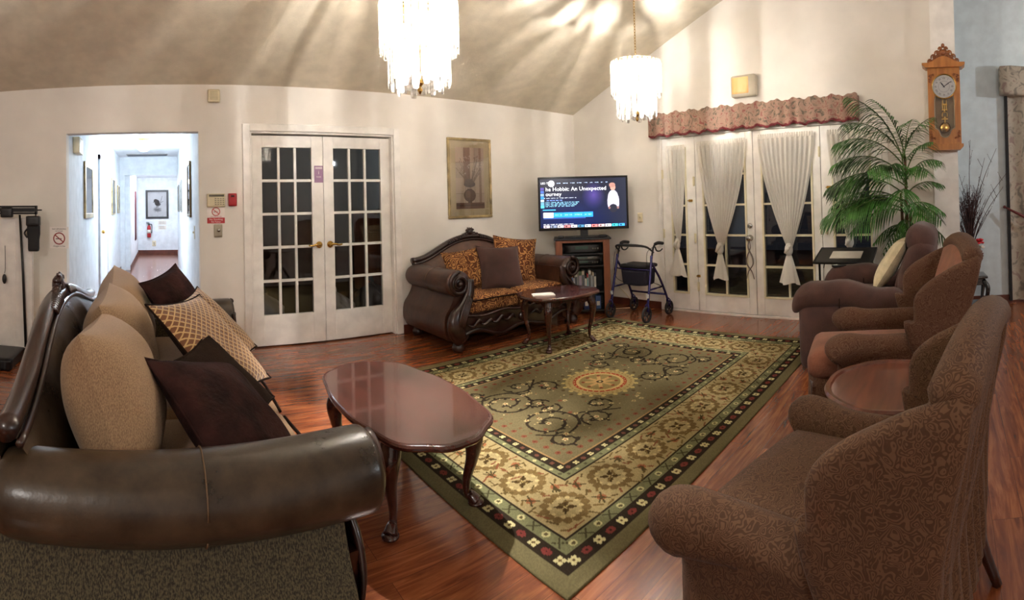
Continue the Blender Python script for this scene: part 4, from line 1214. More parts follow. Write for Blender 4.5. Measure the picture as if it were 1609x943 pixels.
# ------------------------------------------------------------------ chandeliers
def chandelier(label, x, y, ztop, seed, tag_light, watts):
    root = thing('crystal_chandelier', label, 'chandelier', (x, y, ztop), 0, None)
    rg = random.Random(seed)
    zc_ = zc(y)-ztop
    fr = MB()
    def ring(r, z, rad=0.006): fr.tube([(r*math.cos(a), r*math.sin(a), z) for a in np.linspace(0, 2*PI, 49)[:-1]], rad, 6, closed=True)
    ring(0.215, -0.012); ring(0.165, -0.25); ring(0.165, -0.012); ring(0.10, -0.25)
    for k in range(6):
        a = k*PI/3
        fr.tube([(0, 0, 0.0), (0.215*math.cos(a), 0.215*math.sin(a), -0.012)], 0.004, 6)
        fr.tube([(0.165*math.cos(a), 0.165*math.sin(a), -0.012), (0.165*math.cos(a), 0.165*math.sin(a), -0.25)], 0.003, 6)
        fr.tube([(0, 0, -0.25), (0.165*math.cos(a), 0.165*math.sin(a), -0.25)], 0.004, 6)
    for k in range(18):
        fr.box(0.035, -0.010-0.007*(k % 3), 0.004, 0.212, 0.010+0.007*(k % 3), 0.006, M=rotz(k*PI/9+0.1*(k % 2)))  # flat bars added above the light to streak and dim the ceiling
    fr.tube([(0, 0, 0.04), (0, 0, -0.40)], 0.008, 8)
    build('brass_frame', fr, M_brass, root)
    build('finial', MB().lathe([(0.001, -0.52), (0.008, -0.51), (0.016, -0.495), (0.006, -0.48), (0.018, -0.465), (0.026, -0.455), (0.010, -0.43), (0.008, -0.40), (0.001, -0.40)], 14), M_brass, root)
    # chain
    ch = MB(); z = 0.04; k = 0
    while z < zc_-0.05:
        a = (k % 2)*PI/2
        ch.tube([(0.008*math.cos(w_)*math.cos(a), 0.008*math.cos(w_)*math.sin(a), z+0.014+0.016*math.sin(w_)) for w_ in np.linspace(0, 2*PI, 11)[:-1]], 0.0022, 5, closed=True)
        z += 0.025; k += 1
    build('chain', ch, M_brass, root)
    build('power_cord', MB().tube([(0.004, 0, 0.04), (0.010, 0.004, zc_*0.4), (0.004, -0.004, zc_*0.75), (0.004, 0, zc_-0.03)], 0.0025, 6, sub=8), M_ivory, root)
    build('canopy', MB().lathe([(0.001, zc_-0.06), (0.02, zc_-0.06), (0.05, zc_-0.035), (0.065, zc_+0.01), (0.065, zc_+0.03), (0.001, zc_+0.03)], 24), M_brass, root)
    # crystals: five rings of hanging bars
    rows = [(0.218, 0.0, 0.275, 32, 0.038), (0.190, 0.010, 0.305, 16, 0.040), (0.172, -0.215, 0.245, 26, 0.037), (0.128, -0.24, 0.250, 14, 0.040)]
    for r, z0, ln, n, wd in rows:
        for k in range(n):
            a = 2*PI*k/n+rg.uniform(-0.02, 0.02)
            l_ = ln+(0.022 if k % 2 else 0.0)+rg.uniform(-0.006, 0.006)
            M = rotz(a) @ T(r, 0, z0)
            p = MB()
            hw = wd/2; th = 0.006
            vs = []
            for (zz, s) in ((0, 0.75), (-0.012, 1), (-l_+0.02, 1), (-l_, 0.75)):
                vs += [(-th*s, -hw*s*0.55, zz), (th*s*0.6, -hw*s, zz), (th*s, 0, zz), (th*s*0.6, hw*s, zz), (-th*s, hw*s*0.55, zz)]
            fs = [tuple(range(5))]
            for i in range(3):
                for j in range(5): fs.append((i*5+j, (i+1)*5+j, (i+1)*5+(j+1) % 5, i*5+(j+1) % 5))
            fs.append((19, 18, 17, 16, 15))
            p.add(vs, fs, False, M)
            build('crystal_prism', p, M_crystal, root)
    for k in range(5):
        a = k*2*PI/5+0.3
        bx, by = 0.075*math.cos(a), 0.075*math.sin(a)
        bulb = build('bulb', MB().lathe([(0.001, -0.20), (0.010, -0.19), (0.016, -0.165), (0.014, -0.14), (0.008, -0.125), (0.001, -0.124)], 12, cx=bx, cy=by), M_bulb, root)
    l = bpy.data.lights.new(tag_light, 'POINT')
    l.energy = watts; l.color = WARM; l.shadow_soft_size = 0.028
    lo = bpy.data.objects.new(tag_light, l); lo.location = (0.018, 0, -0.15); lo.parent = root
    COL.objects.link(lo)
chandelier('large crystal chandelier hanging nearest, its top cut by the picture edge', 1.39, 2.43, 2.46, 1, 'near_chandelier_light', NEAR_CHANDELIER_W)
chandelier('smaller-looking farther crystal chandelier on a long brass chain before the gable wall', 3.58, 2.555, 2.515, 2, 'far_chandelier_light', FAR_CHANDELIER_W)

# ------------------------------------------------------------------ wingback chairs (front is local +Y)
def wing_chair(name, label, loc, az, w, d, top, arm_h, body, seatm, inner=None, lean=0.26, pleats=True, flare=0.03, armflare=0.016, armback=0.0):
    root = thing(name, label, 'armchair', loc, -math.radians(az))
    hx, hy = w/2, d/2
    yb0 = -hy+0.12                      # back bottom
    def yl(z): return yb0-lean*max(0, z-0.42)
    # seat body with loose slipcover skirt
    def skirt(u, v):
        a = u*2*PI
        x = hx*math.copysign(abs(math.cos(a))**0.35, math.cos(a)); y = hy*math.copysign(abs(math.sin(a))**0.35, math.sin(a))
        k = 1+(0.012*math.sin(a*26)*(1-v) if pleats else 0)+0.03*(1-v)
        return (x*k*0.97, (y*k*0.88)+0.045, 0.13+(arm_h-0.20-0.13)*v)
    b = MB().grid(skirt, 160, 10, closed_u=True)
    build('skirt', b, body, root)
    build('seat_base', MB().box(-hx+0.04, -hy+0.14, 0.13, hx-0.04, hy-0.04, 0.34), body, root)
    cw_ = w-0.24
    build('seat_cushion', MB().rbox((0, 0.04+0.02, 0.40), (cw_, d-0.12, 0.15), 0.055, 10, fn=lambda x, y, z: (x, y, z+(0.03*math.cos(x/cw_*PI)*math.cos(y/d*PI) if z > 0 else 0))), seatm, root)
    # back slab, arched on top and wrapped
    def topz(x): return top-0.07*abs(x/(hx-0.02))**2.2
    def backf(side):
        def fn(u, v):
            x = -(hx-0.03)+(w-0.06)*u
            z = 0.16+(topz(x)-0.16)*v
            fl = 1+0.05*v
            edge = abs(u-0.5)*2
            th = 0.15*(1-0.30*v)*(1-edge**8)**0.5
            y = yl(z)
            bul = 0.035*math.sin(PI*min(1, v*1.0))*(1-edge**2)
            if side > 0: y += th*0.55+bul
            else:
                y += -th*0.35
                if pleats: y += 0.010*math.sin(u*46+math.sin(v*5)*1.6)*(1-v)**0.5+0.006*math.sin(u*90+v*6)*(1-v)
            if v > 0.97: y = yl(z)+(th*0.2 if side > 0 else -th*0.15)
            return (x*fl, y, z-(0.0 if v < 0.97 else 0))
        return fn
    f1, f2 = backf(1), backf(-1)
    build('backrest', MB().grid(f1, 60, 34), inner or body, root)
    build('back_cover', MB().grid(lambda u, v: f2(1-u, v), 90, 34), body, root)
    # top pad, rounding the head of the back
    xs = np.linspace(-hx+0.035, hx-0.035, 25)
    build('top_roll', MB().tube([(x*1.05, yl(topz(x))+0.005, topz(x)-0.02) for x in xs], [0.035]+[0.052]*23+[0.035], 14, sx=1.1), body, root)
    for s in (-1, 1):
        # wing: thick curved panel from the back's edge forward
        zt = topz(hx)+0.005
        ya, za = yl(arm_h), arm_h
        outline = [(yl(zt)-0.045, zt-0.005), (yl(zt)+0.06, zt-0.015), (yl(zt)+0.16, zt-0.06), (yl(zt)+0.26, zt-0.12), (yl(zt)+0.315, zt-0.19), (yl(zt)+0.32, zt-0.30), (ya+0.27, za+0.08), (ya+0.25, za-0.02), (ya+0.20, za-0.14), (ya+0.05, 0.20), (yb0-0.05, 0.18), (yl(0.55)-0.045, 0.55)]
        ol = [(p.x, p.y) for p in catmull([(y, z, 0) for y, z in outline], 3, closed=True)]
        n = len(ol)
        cy_ = sum(p[0] for p in ol)/n; cz_ = sum(p[1] for p in ol)/n
        vs = []; fs = []
        rings = [(-0.036, 0.0), (-0.036, 0.70), (-0.034, 0.90), (-0.020, 0.985), (0, 1.0), (0.020, 0.985), (0.034, 0.90), (0.036, 0.70), (0.036, 0.0)]
        for off, k_ in rings:
            for (y, z) in ol:
                yy, zz = cy_+(y-cy_)*k_, cz_+(z-cz_)*k_
                fw = max(0, yy-yl(zz))
                x = s*(hx-0.045+flare*fw/0.3)+off*s*(1 if True else 0)
                x *= 1+0.05*max(0, (zz-0.16)/(top-0.16))
                vs.append((x, yy, zz))
        for i in range(len(rings)-1):
            for k in range(n):
                l = (k+1) % n
                q = (i*n+k, i*n+l, (i+1)*n+l, (i+1)*n+k)
                fs.append(q if s > 0 else q[::-1])
        build('wing', MB().add(vs, fs, True), body, root)
        # arm: padded roll with scrolled front over a side panel
        ax = s*(hx-0.075)
        a = MB()
        a.tube([(ax, ya-0.02, arm_h-0.065), (ax, ya+0.15, arm_h-0.062), (ax, hy-0.22-armback*0.7, arm_h-0.065), (ax+s*armflare*0.7, hy-0.06-armback, arm_h-0.062), (ax+s*armflare, hy+0.0-armback, arm_h-0.075), (ax+s*armflare, hy+0.03-armback, arm_h-0.10)], [0.062, 0.066, 0.070, 0.080, 0.078, 0.048], 18, sub=5, sx=1.08)
        build('arm', a, body, root)
        def panel(u, v):
            a_ = u*2*PI
            y = 0.5*(yb0-0.055+hy-armback)+(hy-armback-yb0+0.055)/2*math.copysign(abs(math.cos(a_))**0.4, math.cos(a_))
            x = s*(hx-0.075)+0.062*math.copysign(abs(math.sin(a_))**0.5, math.sin(a_))*(1.12-0.15*math.sin(v*PI))
            return (x, y+0.02*math.sin(v*PI)*0, 0.14+(arm_h-0.07-0.14)*v)
        build('arm_panel', MB().grid(panel, 60, 10, closed_u=True), body, root)
    for (x, y, rake) in ((-hx+0.08, -hy+0.12, -0.09), (hx-0.08, -hy+0.12, -0.09), (-hx+0.08, hy-0.05, 0.01), (hx-0.08, hy-0.05, 0.01)):
        build('leg', MB().tube([(x, y, 0.36), (x, y+rake*0.4, 0.15), (x, y+rake, 0.0)], [0.026, 0.023, 0.017], 8, sub=3), M_carved, root)
    return root
wing_chair('wingback_chair', 'taupe brocade slipcovered wingback armchair filling the lower right corner', (1.43, 0.29, 0), 12, 0.78, 0.76, 0.98, 0.53, M_slip, M_slip, lean=0.21, armflare=0.05)
wing_chair('wingback_chair', 'brown brocade wingback armchair behind the small round table, beside the recliner', (2.84, 0.40, 0), -10, 0.72, 0.86, 1.04, 0.585, damask_mat('brown_brocade_upholstery', (84, 58, 44), (102, 76, 60), scale=20, rough=0.7, sheen=0.15, width=0.02, bump=0.16), M_slipseat, M_slipseat, pleats=False, armback=0.17)

# ------------------------------------------------------------------ small round table between the wingbacks
def pedestal_table():
    root = thing('side_table', 'low round brown table with a moulded rim between the two wingback chairs', 'table', (2.13, 0.27, 0))
    n = 64
    prof = [(0.001, 0.50), (0.262, 0.50), (0.268, 0.508), (0.285, 0.510), (0.292, 0.500), (0.288, 0.488), (0.262, 0.482), (0.001, 0.482)]
    o = build('tabletop', MB().lathe(prof[::-1], n, fn=lambda a, z: 1+0.02*abs(math.sin(a*4))), wood_mat('brown_table_lacquer', (92, 44, 30), (120, 64, 44), rough=0.3, coat=0.7, stretch=(1, 8, 8)), root)
    m = o.modifiers.new('e', 'EDGE_SPLIT'); m.split_angle = math.radians(30)
    build('pedestal', MB().lathe([(0.001, 0.14), (0.045, 0.14), (0.06, 0.18), (0.035, 0.24), (0.028, 0.34), (0.045, 0.40), (0.03, 0.46), (0.09, 0.482), (0.001, 0.483)], 20), M_cherry, root)
    for k in range(3):
        a = k*2*PI/3+0.4; cx, cy = math.cos(a), math.sin(a)
        build('leg', MB().tube([(cx*0.03, cy*0.03, 0.20), (cx*0.11, cy*0.11, 0.17), (cx*0.19, cy*0.19, 0.05), (cx*0.235, cy*0.235, 0.018)], [0.025, 0.022, 0.018, 0.020], 10, sub=5), M_cherry, root)
pedestal_table()

# ------------------------------------------------------------------ recliner (front local +Y)
def recliner():
    root = thing('recliner', 'puffy mauve-brown recliner with padded arms next to the folding tray table', 'recliner', (4.02, 0.66, 0), math.radians(-2))
    root.scale = (1, 0.86, 1)
    puff = lambda k: (lambda x, y, z: (x, y, z))
    w2 = 0.42
    build('base', MB().rbox((0, -0.02, 0.22), (0.70, 0.86, 0.34), 0.06, 8), M_recl, root)
    build('seat_cushion', MB().rbox((0, 0.14, 0.43), (0.52, 0.62, 0.20), 0.08, 10, fn=lambda x, y, z: (x, y, z+(0.02*math.cos(x*5) if z > 0 else 0))), M_recl, root)
    build('footrest', MB().rbox((0, 0.54, 0.33), (0.52, 0.15, 0.42), 0.07, 10, fn=lambda x, y, z: (x, y+0.03*math.cos(z*6), z)), M_recl, root)
    for s in (-1, 1):
        build('arm_panel', MB().rbox((s*w2, 0.08, 0.27), (0.17, 0.94, 0.50), 0.07, 10, fn=lambda x, y, z: (x*(1+0.12*math.cos(z*5)), y, z)), M_recl, root)
        def af(x, y, z):
            return (x, y, z+0.035*math.sin((y+0.2)*4.2)+0.012*math.cos(y*14) - (0.10*max(0, (y-0.30)/0.2)**1.5))
        ar = build('arm', MB().rbox((s*w2, 0.12, 0.55), (0.23, 0.98, 0.19), 0.09, 14, fn=af), M_recl, root)
        build('arm_seam', MB().tube([(s*w2-0.114, 0.16, 0.50), (s*w2-0.10, 0.16, 0.60), (s*w2, 0.16, 0.650), (s*w2+0.10, 0.16, 0.60), (s*w2+0.114, 0.16, 0.50)], 0.004, 6, sub=5), M_darkback, ar)
    Mb = T(0, -0.36, 0.42) @ Matrix.Rotation(math.radians(17), 4, 'X')
    build('backrest', MB().rbox((0, 0, 0.27), (0.62, 0.24, 0.60), 0.10, 12, M=Mb, fn=lambda x, y, z: (x, y+0.03*math.cos(z*9)*(1 if y > 0 else 0), z)), M_recl, root)
    build('headrest', MB().rbox((0, 0.03, 0.54), (0.58, 0.27, 0.23), 0.11, 12, M=Mb, fn=lambda x, y, z: (x*(1-0.1*max(0, z)*5), y, z)), M_recl, root)
    build('lumbar_roll', MB().rbox((0, 0.10, 0.20), (0.50, 0.12, 0.24), 0.06, 10, M=Mb), M_recl, root)
    for x in (-0.28, 0.28):
        for y in (-0.38, 0.36):
            build('foot', MB().lathe([(0.001, 0), (0.024, 0), (0.02, 0.055), (0.001, 0.056)], 12, T(x, y, 0)), M_black, root)
recliner()
cp = thing('cream_pillow', 'cream cotton pillow leaning back inside the mauve-brown recliner', 'pillow', (3.98, 0.50, 0.75))
cp.rotation_euler = Euler([math.radians(a) for a in pillow_rot(-4, 34, 0)], 'XYZ')
build('cover', MB().pillow(0.46, 0.46, 0.14, seed=12, wrinkle=0.006), M_creamp, cp)
rc_ = thing('remote_control', 'small grey handset lying on the recliner arm below the tray table', 'remote', (4.40, 1.02, 0.665), 0.4)
build('body', MB().rbox((0, 0, 0), (0.05, 0.13, 0.022), 0.008, 4), M_black, rc_)
build('display', MB().box(-0.018, 0.01, 0.0105, 0.018, 0.05, 0.0125), mat('pale_screen', (190, 200, 205), rough=0.1), rc_)

# ------------------------------------------------------------------ folding tray table
def tray():
    root = thing('tray_table', 'black folding tray table on bent tube legs beside the palm', 'table', (4.70, 1.02, 0), 0)
    Mt = T(0, 0, 0.715) @ Matrix.Rotation(math.radians(-16), 4, 'Y')
    build('tray_top', MB().rbox((0, 0, 0), (0.36, 0.57, 0.022), 0.010, 10, M=Mt), M_black, root)
    build('rim', MB().tube([Mt @ Vector((x, y, 0.008)) for x, y in ((-0.175, -0.28), (0.175, -0.28), (0.175, 0.28), (-0.175, 0.28))], 0.007, 6, closed=True), M_black, root)
    for s in (-1, 1):
        y = s*0.255
        lg = MB().tube([(0.02, y*0.55, 0.692), (0.0, y*0.85, 0.687), (-0.01, y*1.0, 0.655), (-0.01, y*1.02, 0.58), (0.0, y*1.02, 0.30), (0.0, y*1.02, 0.02)], 0.011, 10, sub=6)
        build('leg', lg, M_blackm, root)
        build('foot_bar', MB().tube([(-0.17, y*1.02, 0.012), (0.19, y*1.02, 0.012)], 0.012, 10), M_blackm, root)
        build('hook', MB().tube([(-0.02, y*0.72, 0.685), (-0.03, y*0.80, 0.64), (-0.03, y*0.84, 0.60)], 0.004, 6, sub=4), M_blackm, root)
    build('cross_bar', MB().tube([(0.0, -0.26, 0.12), (0.0, 0.26, 0.12)], 0.009, 8), M_blackm, root)
    p = build('paper_sheet', MB().box(-0.09, -0.16, 0.0125, 0.08, 0.14, 0.0145, M=T(4.70, 1.02, 0) @ Mt), M_paper)
    tag(p, 'white sheet of paper lying on the black folding tray table', 'paper')
tray()

# ------------------------------------------------------------------ potted palm
def palm():
    bx, by = 4.66, 0.42
    root = thing('potted_palm', 'tall green artificial palm in the corner between patio doors and pillar', 'plant', (bx, by, 0))
    build('pot', MB().lathe([(0.001, 0), (0.12, 0), (0.15, 0.12), (0.16, 0.26), (0.165, 0.30), (0.15, 0.30), (0.14, 0.27), (0.001, 0.265)], 28), mat('brown_wicker_pot', (120, 84, 50), rough=0.8, noise=0.3, nscale=30, bump=0.8, bscale=60), root)
    rg = random.Random(21)
    for (dx, dy, top, lean_) in ((0.0, 0.0, 1.62, (0.0, 0.0)), (0.04, 0.03, 1.3, (-0.03, 0.02)), (-0.04, -0.02, 1.1, (-0.02, -0.02))):
        build('trunk', MB().tube([(dx, dy, 0.25), (dx+lean_[0]*0.4, dy+lean_[1]*0.3, top*0.5), (dx+lean_[0], dy+lean_[1], top)], [0.020, 0.017, 0.012], 8, sub=6), M_bark, root)
    def frond(o, az, L_, rise, droop, seed):
        """az from world +Y clockwise; arching rachis with drooping leaflets"""
        r = random.Random(seed)
        d = Vector((math.sin(az), math.cos(az), 0)); side = Vector((d.y, -d.x, 0))
        pts = []
        for k in range(13):
            t = k/12
            h = L_*(t*math.cos(rise*(1-t*0.2)))
            z = L_*(math.sin(rise)*t*1.1-droop*t*t)
            pts.append(Vector(o)+d*h*0.92+Vector((0, 0, z)))
        mb = MB(); mb.tube(pts, [0.007*(1-0.8*k/12) for k in range(13)], 6, mat=1)
        n = int(L_*27)
        for k in range(n):
            t = 0.20+0.80*k/(n-1)
            q = t*12; i = min(11, int(q)); p = pts[i].lerp(pts[i+1], q-i)
            tan = (pts[i+1]-pts[i]).normalized()
            ll = (0.25*math.sin(PI*min(1, 0.18+t*0.80))**0.8+0.05)*L_/0.8*r.uniform(0.85, 1.1)
            for s in (-1, 1):
                dirv = (side*s*0.72+tan*0.72+Vector((0, 0, -0.12+r.uniform(-0.1, 0.1)))).normalized()
                up = Vector((0, 0, 1))
                wv = dirv.cross(up).normalized()
                vs = []; fs = []
                m = 5
                for j in range(m+1):
                    u = j/m
                    c_ = p+dirv*ll*u+Vector((0, 0, -0.55*ll*u*u))
                    wd = 0.0080*math.sin(PI*(0.12+0.86*u))**0.7 if j < m else 0.0006
                    vs += [c_-wv*wd, c_+Vector((0, 0, -wd*0.35)), c_+wv*wd]
                for j in range(m):
                    a = j*3
                    fs += [(a, a+1, a+4, a+3), (a+1, a+2, a+5, a+4)]
                mb.add(vs, fs, True)
        mb.v = [(x-0, y, z) for x, y, z in mb.v]
        o_ = build('frond', mb, [M_leaf, M_stem], root)
    P = [ # origin z, azimuth deg, length, rise, droop
        (1.62, -12, 1.02, 1.22, 0.42), (1.62, -28, 0.92, 0.95, 0.52), (1.60, 195, 0.66, 1.25, 0.42), (1.60, 250, 0.70, 1.20, 0.5), (1.62, 320, 0.80, 1.30, 0.35),
        (1.45, -5, 0.95, 0.75, 0.60), (1.35, 300, 0.85, 0.8, 0.60), (1.42, 205, 0.58, 0.95, 0.6), (1.35, -22, 0.98, 0.60, 0.60), (1.40, 235, 0.62, 0.8, 0.65),
        (1.22, 8, 0.92, 0.50, 0.55), (1.25, 270, 0.70, 0.6, 0.7), (1.18, -38, 0.90, 0.45, 0.62), (1.15, 240, 0.6, 0.5, 0.75), (1.15, 190, 0.5, 0.6, 0.7),
        (1.16, -12, 0.90, 0.36, 0.52), (1.12, 318, 0.72, 0.36, 0.60), (1.00, 280, 0.56, 0.35, 0.7), (0.98, 205, 0.50, 0.5, 0.8), (1.22, -30, 0.80, 0.42, 0.55),
        (0.98, -26, 0.42, 0.45, 0.8), (0.95, 300, 0.40, 0.4, 0.9), (0.92, 235, 0.40, 0.45, 0.9), (1.50, 262, 0.45, 1.3, 0.3),
        (1.55, 340, 0.95, 0.85, 0.58), (1.50, 225, 0.62, 1.0, 0.5), (1.30, 332, 0.92, 0.62, 0.60), (1.28, 185, 0.50, 0.8, 0.6), (1.20, 345, 0.95, 0.40, 0.55), (1.10, 222, 0.58, 0.6, 0.7), (1.38, 285, 0.6, 0.95, 0.6), (1.02, 255, 0.5, 0.5, 0.8)]
    for k, (z, a, l_, ri, dp) in enumerate(P):
        frond((rg.uniform(-0.03, 0.03), rg.uniform(-0.02, 0.04), z), math.radians(a), l_*0.92, ri, dp, k)
    # one red bloom low among the fronds
palm()
fw = MB()
for k in range(9):
    a = k*0.7; fw.ball((4.50+0.028*math.cos(a), 0.37+0.028*math.sin(a), 0.915+0.012*math.sin(a*2)), (0.026, 0.026, 0.018), 8)
fwr = thing('red_flower', 'red silk bloom low among the palm fronds above the recliner', 'flower', (0, 0, 0))
build('petals', fw, M_redflower, fwr)
build('stem', MB().tube([(4.50, 0.37, 0.90), (4.53, 0.39, 0.70), (4.62, 0.42, 0.45), (4.65, 0.42, 0.27)], 0.004, 6, sub=4), M_stem, fwr)

# ------------------------------------------------------------------ wall clock on the pillar
def wall_clock():
    X0, cy, zt, zb = 4.95, 0.042, 2.58, 1.70
    root = thing('wall_clock', 'tall oak pendulum wall clock with carved crest hanging on the white pillar', 'clock', (X0, cy, zb), PI/2)
    # local: x to the right when facing it is world +Y reversed; local -Y looks into the room -> rotate so -Y => -X
    root.rotation_euler = (0, 0, -PI/2)
    H = zt-zb
    hw = 0.155
    c = MB()
    c.box(-hw, -0.10, 0.055, -hw+0.030, 0, H-0.09).box(hw-0.030, -0.10, 0.055, hw, 0, H-0.09).box(-hw, -0.10, 0.055, hw, 0, 0.085).box(-hw, -0.10, H-0.12, hw, 0, H-0.09)
    build('case', c, M_oak, root, bev=0.004)
    build('back_panel', MB().box(-hw+0.02, -0.012, 0.07, hw-0.02, 0, H-0.10), mat('pale_case_lining', (170, 146, 112), rough=0.7), root)
    d = MB()
    # door frame with round dial opening and arched lower pane
    R = 0.120; zc0 = H-0.12-0.145
    def inner(k, n=64):
        a = 2*PI*k/n
        x, z = math.sin(a), -math.cos(a)
        # blend: dial circle on top, long pane with lobed foot below
        return x, z
    out = []; inn = []
    N_ = 96
    for k in range(N_):
        u = k/N_
        # walk the opening outline clockwise from top
        if u < 0.5: s_ = 1; q = u*2
        else: s_ = -1; q = 2-u*2
        if q < 0.36: a = q/0.36*PI*0.74; x, z = R*math.sin(a), zc0+R*math.cos(a)
        elif q < 0.72: f_ = (q-0.36)/0.36; x, z = 0.103, (zc0+R*math.cos(PI*0.74))*(1-f_)+0.205*f_; x = R*math.sin(PI*0.74)*(1-min(1, f_*6))+0.100*min(1, f_*6)
        elif q < 0.84: f_ = (q-0.72)/0.12; a = f_*PI/2; x, z = 0.100-0.045*math.sin(a), 0.205-0.045*(1-math.cos(a))*1.0
        else: f_ = (q-0.84)/0.16; a = f_*PI/2; x, z = 0.050*math.cos(a), 0.158-0.040*math.sin(a)
        inn.append((s_*x, z))
    zz0, zz1 = 0.085, H-0.12
    for x, z in inn:
        # push outwards on to the rectangle
        cx_, cz_ = 0, 0.36
        dx, dz = x-cx_, z-cz_
        kx = (hw-0.030)/abs(dx) if abs(dx) > 1e-6 else 1e9
        kz = (zz1-cz_)/dz if dz > 1e-6 else ((zz0-cz_)/dz if dz < -1e-6 else 1e9)
        k_ = min(kx, kz)
        out.append((cx_+dx*k_, cz_+dz*k_))
    n = N_; vs = []
    for y in (-0.108, -0.085): vs += [(x, y, z) for x, z in out]+[(x, y, z) for x, z in inn]
    fs = []
    for k in range(n):
        l = (k+1) % n
        fs += [(k, l, n+l, n+k), (2*n+k, 3*n+k, 3*n+l, 2*n+l), (n+k, n+l, 3*n+l, 3*n+k), (k, 2*n+k, 2*n+l, l)]
    for q in ((hw-0.03, zz1), (-hw+0.03, zz1), (hw-0.03, zz0), (-hw+0.03, zz0)):
        pass
    d.add(vs, fs, False)
    d.box(-hw, -0.106, 0.055, -hw+0.031, -0.085, H-0.09).box(hw-0.031, -0.106, 0.055, hw, -0.085, H-0.09).box(-hw+0.03, -0.106, 0.055, hw-0.03, -0.085, 0.087).box(-hw+0.03, -0.106, H-0.122, hw-0.03, -0.085, H-0.09)
    for sx in (-1, 1):
        d.prism([(sx*(hw-0.03), zz1), (sx*(hw-0.03-0.05), zz1), (sx*(hw-0.03), zz1-0.08)][::sx], -0.106, -0.086, 'y')
    dd = build('door', d, M_oak, root)
    build('door_glass', MB().prism(inn[::-1], -0.094, -0.092, 'y'), M_glass, dd)
    build('gilt_line', MB().tube([(x*0.94, -0.095, 0.36+(z-0.36)*0.965) for x, z in inn if z < zc0-0.06], 0.0018, 5), M_cream, dd)
    # cornice
    co = MB()
    arch = [(-0.205, H-0.085), (-0.205, H-0.045), (-0.15, H-0.045), (-0.10, H-0.030), (-0.05, H+0.0), (0, H+0.012), (0.05, H+0.0), (0.10, H-0.030), (0.15, H-0.045), (0.205, H-0.045), (0.205, H-0.085)]
    co.prism([(p.x, p.y) for p in catmull([(a, b, 0) for a, b in arch[2:9]], 4)]+[(0.205, H-0.045), (0.205, H-0.065), (0.175, H-0.09), (-0.175, H-0.09), (-0.205, H-0.065), (-0.205, H-0.045)], -0.145, 0, 'y')
    build('cornice', co, M_oak, root)
    ba = MB().prism([(-0.175, 0.058), (0.175, 0.058), (0.175, 0.035), (0.14, 0.0), (-0.14, 0.0), (-0.175, 0.035)], -0.13, 0, 'y')
    build('base_moulding', ba, M_oak, root)
    # carved crest
    cr = MB(); z0 = H+0.0
    carved = wood_mat('carved_oak', (120, 66, 30), (160, 96, 48), rough=0.4, coat=0.3)
    cr.prism([(-0.13, z0-0.045), (-0.10, z0+0.0), (-0.06, z0+0.045), (-0.03, z0+0.09), (0.03, z0+0.09), (0.06, z0+0.045), (0.10, z0+0.0), (0.13, z0-0.045)], -0.10, -0.085, 'y')
    for s in (-1, 1):
        for (x, z, r) in ((0.125, -0.022, 0.022), (0.090, 0.018, 0.026), (0.055, 0.055, 0.024), (0.035, 0.015, 0.022), (0.025, 0.095, 0.018)):
            cr.tube([(s*(x+r*math.cos(a)*(1-0.13*a)), -0.105, z0+z+r*math.sin(a)*(1-0.13*a)) for a in np.linspace(-0.5, 5.0, 14)], 0.0075, 6)
            cr.ball((s*x, -0.10, z0+z), (r*0.6, 0.012, r*0.6), 8)
    cr.ball((0, -0.10, z0+0.125), (0.018, 0.014, 0.022), 10); cr.ball((0, -0.10, z0+0.06), (0.028, 0.016, 0.028), 10)
    build('carved_crest', cr, carved, root)
    for sx in (-1, 1):
        for (bx, bz, sz) in ((0.128, H-0.17, 1), (0.128, 0.125, -1)):
            fl_ = MB()
            fl_.box(sx*bx-0.012, -0.109, bz-0.05, sx*bx+0.012, -0.1065, bz+0.02)
            for (dx, dz, r) in ((0.0, 0.0, 0.016), (0.004, sz*-0.030, 0.012), (-0.028, sz*0.012, 0.013), (0.008, sz*-0.052, 0.008)):
                fl_.tube([(sx*(bx+dx+r*math.cos(a)*(1-0.12*a)), -0.112, bz+dz+r*math.sin(a)*(1-0.12*a)) for a in np.linspace(0, 5.0, 12)], 0.005, 6)
                fl_.ball((sx*(bx+dx), -0.108, bz+dz), (r*0.5, 0.008, r*0.5), 8)
            build('corner_carving', fl_, carved, root)
    # dial
    cv = Canvas(160, 160, (236, 238, 240))
    for k in range(60):
        a = k*PI/30
        cv.line([(80+62*math.sin(a), 80-62*math.cos(a)), (80+(66 if k % 5 else 68)*math.sin(a), 80-(66 if k % 5 else 68)*math.cos(a))], 1.2, (40, 40, 50))
    NUM = {12: 'XII', 1: 'I', 2: 'II', 3: 'III', 4: 'IV', 5: 'V', 6: 'VI', 7: 'VII', 8: 'VIII', 9: 'IX', 10: 'X', 11: 'XI'}
    cv.mask(abs(np.hypot(cv.X-80, cv.Y-80)-38) < 0.8, (150, 150, 160))
    face = painted('dial', cv.a, (-0.112, -0.0845, zc0-0.112), (0.224, 0, 0), (0, 0, 0.224), attr_mat('dial_enamel', 0.3), root)
    me = face.data
    import bmesh
    bm_ = bmesh.new(); bm_.from_mesh(me)
    bmesh.ops.delete(bm_, geom=[f_ for f_ in bm_.faces if math.hypot(f_.calc_center_median().x, f_.calc_center_median().z-zc0) > 0.111], context='FACES')
    bm_.to_mesh(me); bm_.free()
    nm = None
    for k, s_ in NUM.items():
        a = k*PI/6
        M = T(0.078*math.sin(a), -0.0852, zc0+0.078*math.cos(a)) @ Matrix.Rotation(-0 if True else a, 4, 'Y') @ Matrix.Rotation(a, 4, 'Y') @ Matrix.Rotation(PI/2, 4, 'X')
        nm = text_mb(s_, 0.024, M, 0.0003, mb=nm)
